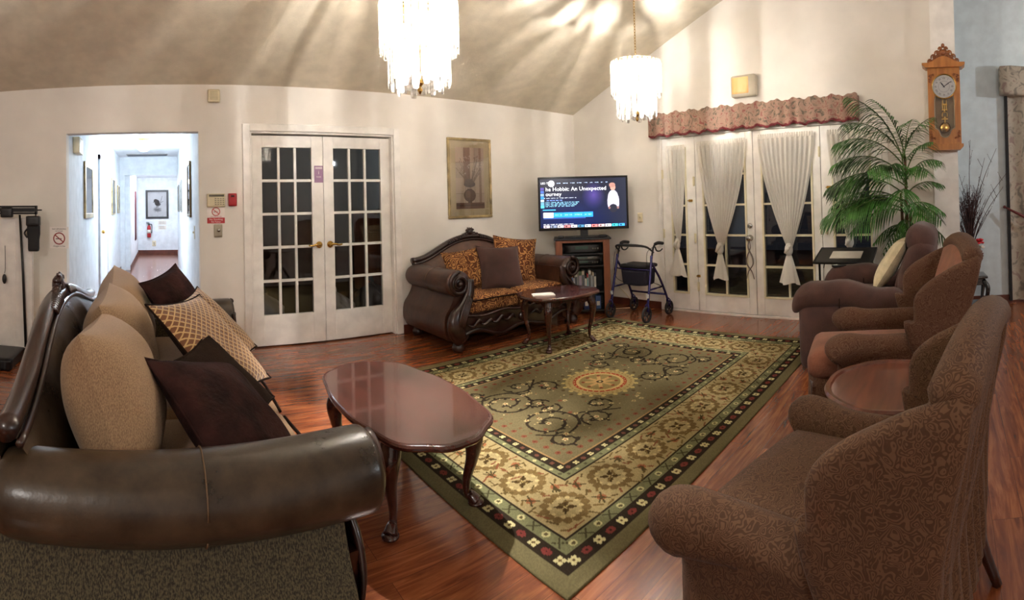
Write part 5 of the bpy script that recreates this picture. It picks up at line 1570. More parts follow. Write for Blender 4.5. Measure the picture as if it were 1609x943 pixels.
    build('numerals', nm, mat('dial_ink', (30, 32, 44), rough=0.6), face)
    hands = MB()
    def hand(a, l_, w_):
        R_ = T(0, 0, zc0) @ Matrix.Rotation(a, 4, 'Y')
        hands.prism([(-w_*0.5, -0.012), (w_*0.5, -0.012), (w_, l_*0.55), (0.0015, l_), (-0.0015, l_), (-w_, l_*0.55)], -0.0885, -0.0870, 'y', M=R_)
    hand(math.radians(-38), 0.058, 0.006); hand(math.radians(55), 0.088, 0.0045)
    hands.ball((0, -0.088, zc0), 0.007, 8)
    build('hands', hands, mat('blued_steel', (36, 40, 66), rough=0.3, metal=0.5), face)
    bz = MB().tube([(0.117*math.cos(a), -0.097, zc0+0.117*math.sin(a)) for a in np.linspace(0, 2*PI, 49)[:-1]], 0.006, 8, closed=True)
    build('bezel', bz, M_brass, root)
    pn = MB()
    pn.box(-0.022, -0.055, 0.40, -0.014, -0.050, 0.50).box(0.014, -0.055, 0.40, 0.022, -0.050, 0.50).box(-0.026, -0.056, 0.44, 0.026, -0.049, 0.455).box(-0.028, -0.056, 0.39, 0.028, -0.049, 0.40)
    pn.tube([(0.026*math.cos(a), -0.052, 0.345+0.032*math.sin(a)) for a in np.linspace(0, 2*PI, 25)[:-1]], 0.006, 8, closed=True)
    pn.box(-0.030, -0.056, 0.300, 0.030, -0.049, 0.310).box(-0.005, -0.057, 0.22, 0.005, -0.048, 0.33).box(-0.005, -0.057, 0.365, 0.005, -0.048, 0.45)
    pn.lathe([(0.001, -0.048), (0.050, -0.048), (0.053, -0.052), (0.045, -0.058), (0.001, -0.062)][::-1], 28, T(0, 0, 0.225) @ Matrix.Rotation(-PI/2, 4, 'X'))
    build('pendulum', pn, M_brass, root)
wall_clock()

# ------------------------------------------------------------------ stand with vase of twigs
def plant_stand():
    root = thing('plant_stand', 'low black lacquered stand with curved legs against the pale blue wall', 'stand', (5.46, -0.19, 0), 0.1)
    build('top', MB().rbox((0, 0, 0.375), (0.32, 0.32, 0.03), 0.010, 8), M_ebony, root)
    build('apron', MB().box(-0.13, -0.13, 0.29, 0.13, 0.13, 0.36), M_ebony, root, bev=0.006)
    build('lower_shelf', MB().box(-0.125, -0.125, 0.07, 0.125, 0.125, 0.085), M_ebony, root, bev=0.004)
    for sx in (-1, 1):
        for sy in (-1, 1):
            q = 1/1.414
            build('leg', MB().tube([(sx*0.115, sy*0.115, 0.34), (sx*0.155, sy*0.155, 0.26), (sx*0.135, sy*0.135, 0.12), (sx*0.115, sy*0.115, 0.04), (sx*0.14, sy*0.14, 0.012)], [0.026, 0.026, 0.018, 0.015, 0.017], 8, sub=5), M_ebony, root)
plant_stand()
vz = thing('vase', 'tall dark vase with gold figures on the black stand', 'vase', (5.46, -0.19, 0.3905))
build('body', MB().lathe([(0.001, 0), (0.055, 0), (0.06, 0.01), (0.05, 0.03), (0.085, 0.10), (0.095, 0.17), (0.075, 0.23), (0.055, 0.26), (0.075, 0.29), (0.068, 0.29), (0.048, 0.26), (0.045, 0.24), (0.001, 0.238)], 28), M_vase, vz)
def twigs():
    root = thing('twig_arrangement', 'spray of dark bare twigs with red flower rising from the vase', 'branches', (5.46, -0.19, 0.632))
    rg = random.Random(5)
    tg = MB()
    for k in range(80):
        a = rg.uniform(0, 2*PI)
        sp = rg.uniform(0.02, 0.24)*(1.0 if k > 8 else 0.5)
        hh = rg.uniform(0.30, 0.75)
        if k == 0: a, sp, hh = -0.5*PI, 0.03, 1.22
        if k == 1: a, sp, hh = -0.5*PI, 0.33, 1.12
        if k == 2: a, sp, hh = -0.5*PI, 0.20, 1.02
        if k == 3: a, sp, hh = -0.5*PI, 0.42, 0.85
        if k == 4: a, sp, hh = -0.55*PI, 0.36, 0.70
        if k == 5: a, sp, hh = 0.5*PI, 0.12, 0.85
        dx, dy = sp*math.cos(a)*0.7, sp*math.sin(a)
        o = (0.02*math.cos(k), 0.02*math.sin(k), 0)
        pts = [o, (o[0]+dx*0.2, o[1]+dy*0.2, hh*0.35), (o[0]+dx*0.55+rg.uniform(-.01, .01), o[1]+dy*0.55+rg.uniform(-.01, .01), hh*0.7), (o[0]+dx, o[1]+dy, hh)]
        tg.tube(pts, [0.0055, 0.0046, 0.0036, 0.002], 5, sub=4)
        for j in range(3):
            t_ = rg.uniform(0.45, 0.9)
            p = Vector(pts[1]).lerp(Vector(pts[3]), t_)
            b_ = rg.uniform(0, 6.28)
            q = p+Vector((0.04*math.cos(b_), 0.05*math.sin(b_), 0.09))
            tg.tube([p, p.lerp(q, 0.5)+Vector((0.006, 0, -0.006)), q], [0.0025, 0.002, 0.001], 4)
            tg.ball(tuple(q), 0.004, 6)
    tw = build('twigs', tg, M_twig, root)
    f = MB(); 
    for k in range(14):
        a = k*2.4; r = 0.010+0.0025*k
        f.ball((-0.06+r*math.cos(a)*0.7, -0.10+r*math.sin(a), 0.12+0.02*math.cos(k)), (0.016, 0.018, 0.012), 8)
    build('red_bloom', f, M_redflower, root)
    f = MB()
    for k in range(8): f.ball((-0.07, -0.13+0.012*math.cos(k*1.3), 0.06+0.010*math.sin(k*1.7)), (0.014, 0.012, 0.009), 8)
    build('white_blossom', f, M_whiteflower, root)
    b = MB()
    for k in range(9):
        t_ = k/8
        b.ball((-0.08, -0.10-0.03*math.sin(t_*5), 0.04-0.20*t_), 0.009, 8)
    b.tube([(-0.04, -0.05, 0.05), (-0.08, -0.11, 0.03), (-0.08, -0.10, -0.16)], 0.002, 5, sub=4)
    build('berry_sprig', b, mat('dark_berry', (90, 20, 26), rough=0.4), root)
    lv = MB()
    for k in range(10):
        a = k*0.63
        lv.pillow(0.03, 0.075, 0.006, M=T(-0.03+0.04*math.cos(a), -0.05+0.06*math.sin(a), 0.04+0.02*math.sin(k)) @ Euler((0.6*math.cos(a), 0.6, a)).to_matrix().to_4x4(), n=5, pinch=0.1)
    build('leaves', lv, M_leaf, root)
twigs()

# ------------------------------------------------------------------ media corner: stand, television, gear
SA = 0.80                                    # azimuth the stand faces back along
def media_stand():
    root = thing('media_stand', 'brown veneer media stand with open black shelves in the corner', 'stand', (4.43, 4.02, 0), -SA)
    # local: front is -Y
    w2, d2, H = 0.31, 0.20, 0.885
    for s in (-1, 1):
        build('side_panel', MB().box(s*w2-0.0375*(1+s), -d2, 0.0, s*w2+0.0375*(1-s), -d2+0.05, H-0.02).box(s*(w2-0.005)-0.01, -d2+0.05, 0.0, s*(w2-0.005)+0.01, d2, H-0.02), M_standwood, root, bev=0.003)
    build('top', MB().box(-w2-0.02, -d2-0.02, H-0.02, w2+0.02, d2+0.01, H), M_black, root, bev=0.003)
    build('top_rail', MB().box(-w2, -d2+0.005, H-0.05, w2, -d2+0.03, H-0.02), M_standwood, root)
    for z in (0.05, 0.26, 0.56, 0.70):
        build('shelf', MB().box(-w2+0.02, -d2+0.02, z-0.008, w2-0.02, d2, z+0.008), M_black, root)
    build('back_panel', MB().box(-w2+0.02, d2-0.006, 0.04, w2-0.02, d2, H-0.02), M_black, root)
    return root
ms = media_stand()
MS = T(4.43, 4.02, 0) @ rotz(-SA)
def on_stand(x, y, z): return tuple(MS @ Vector((x, y, z)))
# tv
def television():
    w2, h = 0.535, 0.635
    p = on_stand(0.03, -0.02, 0.885)
    root = thing('television', 'black flat television showing a blue streaming menu on the corner stand', 'television', p, -SA+0.03)
    z0 = 0.085
    b = MB().rbox((0, 0.02, z0+h/2), (2*w2, 0.045, h), 0.012, 8)
    build('cabinet', b, M_black, root)
    bz = 0.022
    fr = MB().box(-w2, -0.012, z0, w2, 0.0, z0+0.034).box(-w2, -0.012, z0+h-bz, w2, 0.0, z0+h).box(-w2, -0.012, z0+0.03, -w2+bz, 0.0, z0+h-bz).box(w2-bz, -0.012, z0+0.03, w2, 0.0, z0+h-bz)
    build('bezel', fr, mat('gloss_black_bezel', (14, 12, 14), rough=0.12), root, bev=0.003)
    # picture
    w, hh = 330, 186
    cv = Canvas(w, hh, (12, 16, 34))
    X, Y = cv.X/w, cv.Y/hh
    k = np.clip(1-np.hypot((X-0.35)/0.7, (Y-0.85)/0.7), 0, 1)[..., None]
    cv.a = cv.a*(1-k*0.8)+np.array((8, 26, 84))*k*0.8
    k = np.clip(1-np.hypot((X-0.62)/0.14, (Y-0.35)/0.30), 0, 1)[..., None]
    cv.a = cv.a*(1-k)+np.array((64, 52, 120))*k
    k = np.clip((X-0.62)*2.2, 0, 1)[..., None]*0.6
    cv.a = cv.a*(1-k)+np.array((44, 48, 60))*k*1.0
    def R_(x0, y0, x1, y1, c): cv.rect(x0*w, y0*hh, x1*w, y1*hh, c)
    rg = random.Random(9)
    def words(x0, x1, y, hgt, c, gap=0.012):
        x = x0
        while x < x1-0.01:
            l_ = min(rg.uniform(0.02, 0.06), x1-x); 
            u = x
            while u < x+l_:
                R_(u, y, min(u+0.005, x+l_), y+hgt*rg.uniform(0.7, 1), c); u += 0.0085
            x += l_+gap
    words(0.20, 0.80, 0.085, 0.018, (170, 190, 225), 0.03)
    words(0.04, 0.42, 0.385, 0.018, (190, 200, 220)); words(0.08, 0.26, 0.43, 0.022, (120, 150, 220))
    for q in range(4): words(0.06, 0.46-0.02*q, 0.475+0.027*q, 0.014, (130, 190, 220))
    R_(0.03, 0.625, 0.18, 0.645, (60, 150, 200))
    R_(0.035, 0.69, 0.15, 0.79, (240, 242, 246)); R_(0.155, 0.69, 0.61, 0.79, (40, 140, 215))
    for q in range(4): R_(0.26+0.115*q, 0.69, 0.263+0.115*q, 0.79, (20, 80, 150)); words(0.17+0.115*q, 0.25+0.115*q, 0.73, 0.018, (170, 220, 245))
    R_(0.035, 0.80, 0.52, 0.812, (60, 100, 180))
    words(0.035, 0.38, 0.92, 0.014, (220, 225, 235))
    cols = [(200, 190, 200), (120, 130, 150), (210, 205, 214), (190, 120, 120), (214, 214, 220), (70, 120, 150), (200, 210, 220), (200, 110, 110), (206, 160, 160), (220, 220, 226), (60, 190, 205), (60, 150, 215)]
    for q, c_ in enumerate(cols):
        R_(0.035+q*0.079, 0.945, 0.035+q*0.079+0.070, 1.0, c_)
        cv.ell((0.06+q*0.079)*w, 0.975*hh, 4, 3, tuple(v*0.4 for v in c_))
    # left rail of thumbnails
    for q in range(7): R_(0.01, 0.18+q*0.06, 0.05, 0.23+q*0.06, [(70, 60, 130), (60, 90, 160), (110, 140, 180), (40, 120, 180), (150, 180, 200), (90, 140, 170), (80, 200, 220)][q])
    # round badge
    cv.ell(0.135*w, 0.10*hh, 12, 12, (235, 235, 240))
    # standing figure, pale shirt
    cv.ell(0.845*w, 0.42*hh, 20, 30, (186, 184, 196)); cv.ell(0.80*w, 0.50*hh, 7, 26, (170, 168, 182)); cv.ell(0.895*w, 0.50*hh, 7, 26, (170, 168, 182))
    cv.ell(0.845*w, 0.20*hh, 10, 13, (176, 128, 116)); cv.ell(0.838*w, 0.155*hh, 12, 9, (150, 110, 100))
    cv.ell(0.845*w, 0.63*hh, 16, 16, (30, 32, 44)); cv.ell(0.80*w, 0.62*hh, 4, 5, (120, 90, 90)); cv.ell(0.90*w, 0.62*hh, 4, 5, (120, 90, 90))
    sx0, sx1, sz0, sz1 = -w2+bz, w2-bz, z0+0.034, z0+h-bz
    scr = painted('screen', np.clip(cv.a, 0, 255), (sx0, -0.003, sz0), (sx1-sx0, 0, 0), (0, 0, sz1-sz0), attr_mat('lit_screen', 0.2, emit=1.6), root)
    me_t = mat('lit_white_text', (240, 242, 248), emit=1.4)
    def tx(s_, x, y, sz, al='LEFT'): return text_mb(s_, sz, T(sx0+(sx1-sx0)*x, -0.0042, sz1-(sz1-sz0)*y) @ Matrix.Rotation(PI/2, 4, 'X'), 0.0002, al)
    m1 = tx('he Hobbit: An Unexpected', 0.065, 0.215, 0.066); tx_ = m1
    text_mb('ourney', 0.066, T(sx0+(sx1-sx0)*0.065, -0.0042, sz1-(sz1-sz0)*0.315) @ Matrix.Rotation(PI/2, 4, 'X'), 0.0002, 'LEFT', mb=m1)
    text_mb('LED TV', 0.034, T(sx0+(sx1-sx0)*0.01, -0.0042, sz1-(sz1-sz0)*0.09) @ Matrix.Rotation(PI/2, 4, 'X'), 0.0002, 'LEFT', mb=m1)
    build('screen_text', m1, me_t, scr)
    build('stand_neck', MB().box(-0.045, 0.0, 0.008, 0.045, 0.03, z0+0.05), M_black, root, bev=0.004)
    build('stand_foot', MB().rbox((0, 0.0, 0.008), (0.46, 0.22, 0.012), 0.006, 6), M_black, root)
    return root
television()
# gear and media on the shelves
def gear(name, label, cat, x, y, z, w_, d_, h_, m, extra=None, az=0.0):
    r = thing(name, label, cat, on_stand(x, y, z), -SA+az)
    build('casing', MB().rbox((0, 0, h_/2), (w_, d_, h_), 0.006, 4), m, r)
    if extra: extra(r, w_, d_, h_)
    return r
def player_front(r, w_, d_, h_):
    build('display', MB().box(-w_*0.2, -d_/2-0.002, h_*0.45, w_*0.15, -d_/2, h_*0.8), mat('dim_green_display', (60, 80, 74), rough=0.2), r)
    for k in range(3): build('knob', MB().lathe([(0.001, 0), (0.010, 0), (0.009, 0.008), (0.001, 0.009)], 12, T(w_*(0.28+0.07*k), -d_/2, h_*0.5) @ Matrix.Rotation(PI/2, 4, 'X')), M_greymetal, r)
gear('receiver', 'black audio receiver on the top shelf of the media stand', 'receiver', 0, -0.02, 0.709, 0.42, 0.28, 0.10, M_black, player_front)
gear('disc_player', 'flat black disc player on the second shelf of the media stand', 'player', 0.0, -0.02, 0.569, 0.40, 0.26, 0.06, M_blackm, player_front)
gear('disc_player', 'slim silver-edged disc player stacked on the flat black one', 'player', 0.0, -0.02, 0.6295, 0.38, 0.25, 0.04, M_greymetal, player_front)
gear('router_box', 'small black network box beside the television foot', 'router', -0.245, -0.13, 0.886, 0.07, 0.06, 0.03, M_black)
gear('cable_box', 'flat dark cable box right of the television neck', 'cable box', 0.245, -0.08, 0.886, 0.09, 0.14, 0.025, M_blackm)
rg = random.Random(33)
x = -0.27
casecols = [((176, 60, 50), 'red'), ((196, 170, 120), 'tan'), ((222, 214, 200), 'white'), ((60, 80, 120), 'blue'), ((200, 120, 60), 'orange'), ((40, 36, 36), 'black'), ((228, 222, 210), 'white'), ((150, 140, 130), 'grey'), ((90, 110, 80), 'green'), ((216, 206, 190), 'ivory'), ((30, 30, 40), 'black'), ((190, 60, 60), 'red'), ((226, 220, 214), 'white'), ((110, 90, 70), 'brown'), ((200, 190, 170), 'cream'), ((56, 60, 70), 'slate')]
for k, (c_, nm_) in enumerate(casecols):
    wd = rg.choice([0.015, 0.026, 0.030, 0.034]); hh = rg.uniform(0.17, 0.235)
    if x+wd > 0.27: break
    r = thing('disc_case', '', 'disc case', on_stand(x+wd/2, -0.05, 0.2685), -SA, 'disc cases on the third shelf of the media stand')
    build('cover', MB().box(-wd/2, -0.07, 0, wd/2, 0.07, hh), mat('case_%s_print' % nm_, c_, rough=0.5, noise=0.15, nscale=40), r, bev=0.0015)
    build('title_strip', MB().box(-wd/2+0.002, -0.0712, hh*0.2, wd/2-0.002, -0.0702, hh*0.8), mat('title_print', tuple(255-v*0.7 for v in c_), rough=0.6), r)
    ordn = ['outermost left', 'second from left', 'third from left', 'fourth from left', 'fifth from left', 'sixth from left', 'seventh from left', 'eighth from left', 'ninth from left', 'tenth from left', 'eleventh from left', 'twelfth from left', 'thirteenth from left', 'fourteenth from left', 'fifteenth from left', 'last on the right'][k]
    r['label'] = '%s disc case standing %s in the row on the media stand' % (nm_, ordn)
    x += wd+0.0015
for k, (dx, c_, nm_, hh) in enumerate([(0.03, (40, 60, 110), 'dark blue', 0.17), (0.10, (30, 32, 44), 'near black', 0.16), (0.165, (60, 90, 140), 'mid blue', 0.15)]):
    r = thing('binder', '%s binder standing on the bottom shelf of the media stand' % nm_, 'binder', on_stand(dx, -0.05, 0.0585), -SA)
    build('cover', MB().box(-0.03, -0.10, 0, 0.03, 0.10, hh), mat('binder_%s' % nm_.replace(' ', '_'), c_, rough=0.5), r, bev=0.003)
    build('spine_label', MB().box(-0.018, -0.1012, 0.04, 0.018, -0.1002, 0.09), M_paper, r)

# ------------------------------------------------------------------ rollator walker; faces world -X/-Y corner of the room
def rollator():
    root = thing('rollator_walker', 'dark blue four-wheeled rollator walker with black seat by the media stand', 'walker', (4.60, 3.31, 0), 0)
    # local: x from front legs (-0.22, nearest the room) to rear (+0.2); y across +-0.25
    for s in (-1, 1):
        y = s*0.245
        build('frame_tube', MB().tube([(-0.225, y, 0.12), (-0.19, y, 0.30), (-0.13, y*0.97, 0.55), (-0.10, y*0.95, 0.70)], [0.014]*4, 10, sub=5), M_blueframe, root)
        build('frame_tube', MB().tube([(0.20, y, 0.10), (0.16, y, 0.22), (0.05, y*0.98, 0.42), (-0.03, y*0.96, 0.53), (-0.10, y*0.95, 0.62)], [0.013]*5, 10, sub=5), M_blueframe, root)
        build('side_brace', MB().tube([(-0.17, y, 0.34), (0.10, y, 0.34)], 0.010, 8), M_blueframe, root)
        build('reflector', MB().box(-0.222, y-0.012, 0.26, -0.203, y+0.012, 0.30), mat('silver_reflector', (200, 200, 205), rough=0.3), root)
        post = build('handle_post', MB().tube([(-0.10, y*0.95, 0.66), (-0.07, y*0.95, 0.76), (-0.03, y*0.96, 0.815), (0.03, y*0.97, 0.825)], [0.011]*4, 10, sub=5), M_blackm, root)
        build('grip', MB().tube([(-0.03, y*0.96, 0.818), (0.03, y*0.97, 0.826), (0.12, y*0.98, 0.815)], [0.017, 0.019, 0.018], 12, sub=5), M_rubber, post)
        build('brake_lever', MB().tube([(-0.03, y*0.96, 0.79), (0.0, y*0.96, 0.745), (0.06, y*0.97, 0.735), (0.11, y*0.98, 0.755)], [0.008, 0.009, 0.008, 0.007], 8, sub=5), M_black, post)
        build('brake_cable', MB().tube([(-0.04, y*0.96, 0.80), (-0.17, y*0.9, 0.72), (-0.14, y*0.96, 0.45), (0.10, y*1.02, 0.32), (0.19, y*1.02, 0.13)], 0.003, 6, sub=7), M_black, root)
        for (x, zc_, r) in ((-0.24, 0.088, 0.088), (0.205, 0.082, 0.082)):
            R = T(x, y, zc_) @ Matrix.Rotation(PI/2, 4, 'X')
            wl = build('wheel', MB().tube([(x+(r-0.013)*math.cos(a), y, zc_+(r-0.013)*math.sin(a)) for a in np.linspace(0, 2*PI, 33)[:-1]], 0.0135, 8, closed=True), M_rubber, root)
            hb = MB().lathe([(0.001, -0.014), (0.018, -0.014), (0.018, 0.014), (0.001, 0.014)], 14, R)
            for k in range(6):
                a = k*PI/3; hb.tube([(x, y, zc_), (x+(r-0.018)*math.cos(a), y, zc_+(r-0.018)*math.sin(a))], 0.007, 6)
            build('hub', hb, mat('dark_grey_plastic', (52, 50, 54), rough=0.5), wl)
            build('fork', MB().tube([(x*0.96, y+s*0.022, zc_), (x*0.95, y+s*0.022, zc_+r+0.01), (x*0.92, y, zc_+r+0.03)], 0.007, 6).tube([(x*0.96, y-s*0.022, zc_), (x*0.95, y-s*0.022, zc_+r+0.01), (x*0.92, y, zc_+r+0.03)], 0.007, 6), M_blueframe, wl)
    build('cross_bar', MB().tube([(0.15, -0.245, 0.24), (0.15, 0.245, 0.24)], 0.012, 8), M_blueframe, root)
    build('cross_bar', MB().tube([(-0.13, -0.24, 0.545), (-0.13, 0.24, 0.545)], 0.010, 8), M_blueframe, root)
    build('seat', MB().rbox((-0.02, 0, 0.575), (0.25, 0.36, 0.045), 0.02, 8), M_rubber, root)
    build('storage_pouch', MB().rbox((-0.03, 0, 0.46), (0.20, 0.34, 0.18), 0.03, 8, fn=lambda x, y, z: (x*(1+z*0.8), y*(1+z*0.4), z-0.015*math.cos(y*8))), mat('navy_pouch', (30, 28, 46), rough=0.8), root)
    build('backrest_bar', MB().tube([(-0.06, -0.235, 0.73), (-0.16, -0.20, 0.80), (-0.20, 0, 0.815), (-0.16, 0.20, 0.80), (-0.06, 0.235, 0.73)], [0.009, 0.012, 0.017, 0.012, 0.009], 10, sub=7), M_rubber, root)
rollator()
tag(build('floor_cable', MB().tube([(4.93, 3.95, 0.30), (4.95, 3.75, 0.12), (4.92, 3.62, 0.02), (4.80, 3.72, 0.008), (4.72, 3.85, 0.007), (4.85, 4.02, 0.007)], 0.005, 6, sub=8), M_ivory), 'white power cable curling to the floor behind the walker', 'cable')

# ------------------------------------------------------------------ framed pictures
def framed(name, label, loc, rz, w_, h_, fr_w, fr_mat, mat_c, art, mat_w=0.06, liner=None, depth=0.025, res=0.004, group=None):
    """local: faces -Y, centre bottom at origin"""
    root = thing(name, label, 'picture', loc, rz, group)
    f = MB()
    for (x0, z0, x1, z1) in ((-w_/2, 0, w_/2, fr_w), (-w_/2, h_-fr_w, w_/2, h_), (-w_/2, fr_w, -w_/2+fr_w, h_-fr_w), (w_/2-fr_w, fr_w, w_/2, h_-fr_w)):
        f.box(x0, -depth, z0, x1, 0, z1)
    build('frame', f, fr_mat, root, bev=min(0.006, fr_w*0.25))
    iw, ih = w_-2*fr_w, h_-2*fr_w
    build('mount', MB().box(-iw/2, -depth*0.5, fr_w, iw/2, -0.002, h_-fr_w), mat('mount_board_%s' % name, mat_c, rough=0.9), root)
    aw, ah = iw-2*mat_w, ih-2*mat_w
    pw, ph = int(aw/res), int(ah/res)
    painted('print', np.clip(art(pw, ph), 0, 255), (-aw/2, -depth*0.5-0.001, fr_w+mat_w), (aw, 0, 0), (0, 0, ah), attr_mat('print_ink', 0.8), root)
    build('glazing', MB().box(-iw/2, -depth*0.72, fr_w, iw/2, -depth*0.68, h_-fr_w), M_glass, root)
    return root
def vase_art(w, h):
    cv = Canvas(w, h, (200, 176, 154))
    rg = random.Random(2)
    for j in range(4):
        for i in range(3):
            k = rg.uniform(-14, 14); cv.rect(i*w/3, j*h/4, (i+1)*w/3, (j+1)*h/4, (202+k, 178+k*0.9, 156+k*0.8))
    for i in (1, 2): cv.rect(i*w/3-1, 0, i*w/3, h, (140, 112, 92))
    for j in (1, 2, 3): cv.rect(0, j*h/4-1, w, j*h/4, (140, 112, 92))
    cv.rect(w*0.28, 0, w*0.50, h*0.62, (150, 116, 100)); cv.rect(w*0.82, 0, w*0.90, h*0.9, (156, 124, 104))
    cv.rect(0, h*0.90, w, h, (116, 78, 60)); cv.rect(0, h*0.93, w, h*0.95, (90, 60, 46))
    for k in range(34):
        a = rg.uniform(-0.9, 0.9); l_ = rg.uniform(0.2, 0.55)*h
        x1, y1 = w*0.5+l_*math.sin(a)*0.8, h*0.62-l_*math.cos(a)
        cv.line([(w*0.5, h*0.66), (w*0.5+(x1-w*0.5)*0.6, h*0.62-(h*0.62-y1)*0.6), (x1, y1)], 1.2, (122, 96, 80))
        for q in range(3): cv.dot(x1+rg.uniform(-4, 4), y1+rg.uniform(-4, 4), rg.uniform(1, 2.4), rg.choice([(216, 200, 184), (200, 176, 160), (150, 116, 104)]))
    cv.ell(w*0.48, h*0.60, w*0.20, h*0.05, (98, 78, 76)); cv.ell(w*0.46, h*0.56, w*0.15, h*0.05, (110, 88, 84))
    cv.ell(w*0.48, h*0.78, w*0.21, h*0.105, (104, 72, 56)); cv.ell(w*0.42, h*0.76, w*0.09, h*0.06, (140, 104, 82), 0.6)
    cv.rect(w*0.40, h*0.67, w*0.56, h*0.70, (98, 68, 54)); cv.rect(w*0.41, h*0.86, w*0.55, h*0.905, (92, 62, 48))
    return cv.a
framed('framed_picture', 'gold-framed print of a vase with branches on the wall above the loveseat', (3.27, YA-0.001, 1.155), 0, 0.60, 0.90, 0.030, M_gold, (204, 184, 146), vase_art, 0.075, res=0.0035)
def plain_art(seed, base, dark=None):
    def fn(w, h):
        cv = Canvas(w, h, base)
        rg = random.Random(seed)
        for k in range(14):
            c_ = tuple(v*rg.uniform(0.6, 1.1) for v in base)
            cv.ell(rg.uniform(0, w), rg.uniform(0.3, 1)*h, rg.uniform(0.1, 0.3)*w, rg.uniform(0.05, 0.2)*h, c_, 0.7)
        return cv.a
    return fn
def bird_art(w, h):
    cv = Canvas(w, h, (214, 216, 220))
    cv.a -= 10*(cv.Y/h)[..., None]
    # branchy mound, dark bird with long tail sweeping down to the left
    for k in range(60):
        rg = random.Random(k)
        a = rg.uniform(0, 6.28); r = rg.uniform(0.03, 0.20)
        cv.line([(w*0.5, h*0.75), (w*(0.5+r*1.6*math.cos(a)), h*(0.75+r*0.8*math.sin(a)))], 1.2, (110, 112, 118))
    cv.ell(w*0.55, h*0.78, w*0.24, h*0.06, (120, 122, 128), 0.6)
    for x1, y1 in ((0.85, 0.10), (0.80, 0.22), (0.92, 0.35)): cv.line([(w*0.55, h*0.62), (w*0.72, h*0.42), (w*x1, h*y1)], 2, (96, 98, 104))
    cv.ell(w*0.50, h*0.42, w*0.17, h*0.15, (34, 34, 40)); cv.ell(w*0.40, h*0.33, w*0.13, h*0.09, (38, 38, 44))
    cv.ell(w*0.60, h*0.50, w*0.14, h*0.07, (40, 40, 46)); cv.line([(w*0.34, h*0.36), (w*0.25, h*0.40)], 3, (44, 44, 50))
    cv.line([(w*0.48, h*0.52), (w*0.46, h*0.66)], 2.4, (40, 40, 44)); cv.line([(w*0.55, h*0.54), (w*0.54, h*0.66)], 2.4, (40, 40, 44))
    return cv.a
framed('framed_picture', 'black-framed drawing of a dark bird on the end wall of the hallway', (-0.12, YE-0.001, 1.03), 0, 0.66, 0.83, 0.06, M_black, (206, 208, 212), bird_art, 0.06, res=0.006)
framed('framed_picture', 'large gold-framed picture nearest on the hallway left wall', (HX0+0.001, 6.02, 1.22), PI/2, 0.66, 0.66, 0.06, M_gold, (200, 196, 180), plain_art(4, (150, 150, 130)), 0.05, res=0.008)
framed('framed_picture', 'narrow pale picture midway along the hallway left wall', (HX0+0.001, 9.15, 1.22), PI/2, 0.55, 0.66, 0.025, M_gold, (206, 202, 190), plain_art(5, (170, 168, 150)), 0.05, res=0.01)
framed('framed_picture', 'small pale picture deepest on the near hallway left wall', (HX0+0.001, 10.25, 1.24), PI/2, 0.40, 0.56, 0.02, M_gold, (206, 204, 196), plain_art(6, (160, 160, 150)), 0.04, res=0.01)
framed('framed_picture', 'dark gold-framed picture nearest on the hallway right wall', (HX1-0.001, 6.10, 1.22), -PI/2, 0.55, 0.66, 0.035, mat('dark_gold_frame', (110, 92, 60), rough=0.4, metal=0.5), (170, 164, 140), plain_art(7, (120, 120, 100)), 0.05, res=0.01)
framed('framed_picture', 'slim dark-edged picture farther along the hallway right wall', (HX1-0.001, 8.6, 1.26), -PI/2, 0.45, 0.55, 0.02, M_greymetal, (180, 184, 186), plain_art(8, (130, 140, 140)), 0.04, res=0.01)
framed('framed_picture', 'last dim picture on the hallway right wall before the header', (HX1-0.001, 9.9, 1.26), -PI/2, 0.45, 0.52, 0.02, M_greymetal, (170, 176, 180), plain_art(9, (110, 120, 124)), 0.04, res=0.01)

# ------------------------------------------------------------------ hallway fittings
lp = thing('ceiling_lamp', 'round lit glass ceiling lamp in the hallway', 'lamp', (-0.27, 8.0, 2.44))
build('base', MB().lathe([(0.001, -0.03), (0.08, -0.03), (0.10, 0.0), (0.001, 0.001)], 24), M_brass, lp)
build('glass_bowl', MB().lathe([(0.001, -0.20), (0.05, -0.195), (0.10, -0.16), (0.125, -0.10), (0.11, -0.05), (0.07, -0.03)], 28), mat('lit_opal_glass', (255, 250, 244), emit=5), lp)
sd = thing('smoke_detector', 'round white smoke detector on the hallway ceiling before the lamp', 'detector', (-0.28, 7.2, 2.44))
build('housing', MB().lathe([(0.001, -0.05), (0.05, -0.048), (0.075, -0.03), (0.08, 0.0), (0.001, 0.001)], 24), M_white, sd)
build('vent_ring', MB().tube([(0.06*math.cos(a), 0.06*math.sin(a), -0.040) for a in np.linspace(0, 2*PI, 25)[:-1]], 0.004, 6, closed=True), M_greymetal, sd)
vt = thing('ceiling_vent', 'dark slotted air return along the hallway ceiling by the header', 'vent', (-0.28, 10.35, 2.44))
build('grille_frame', MB().box(-0.42, -0.15, -0.014, 0.42, 0.15, 0), M_greymetal, vt)
vs_ = MB()
for k in range(7): vs_.box(-0.40, -0.13+k*0.04, -0.02, 0.40, -0.115+k*0.04, -0.013)
build('slats', vs_, mat('shadow_grey_paint', (78, 82, 90), rough=0.6), vt)
fx = thing('fire_extinguisher', 'small red fire extinguisher hung below the bird picture in the hallway', 'fire extinguisher', (-0.36, YE-0.07, 0.50))
build('cylinder', MB().lathe([(0.001, 0), (0.05, 0), (0.055, 0.02), (0.055, 0.28), (0.04, 0.33), (0.018, 0.35), (0.001, 0.351)], 20), M_red, fx)
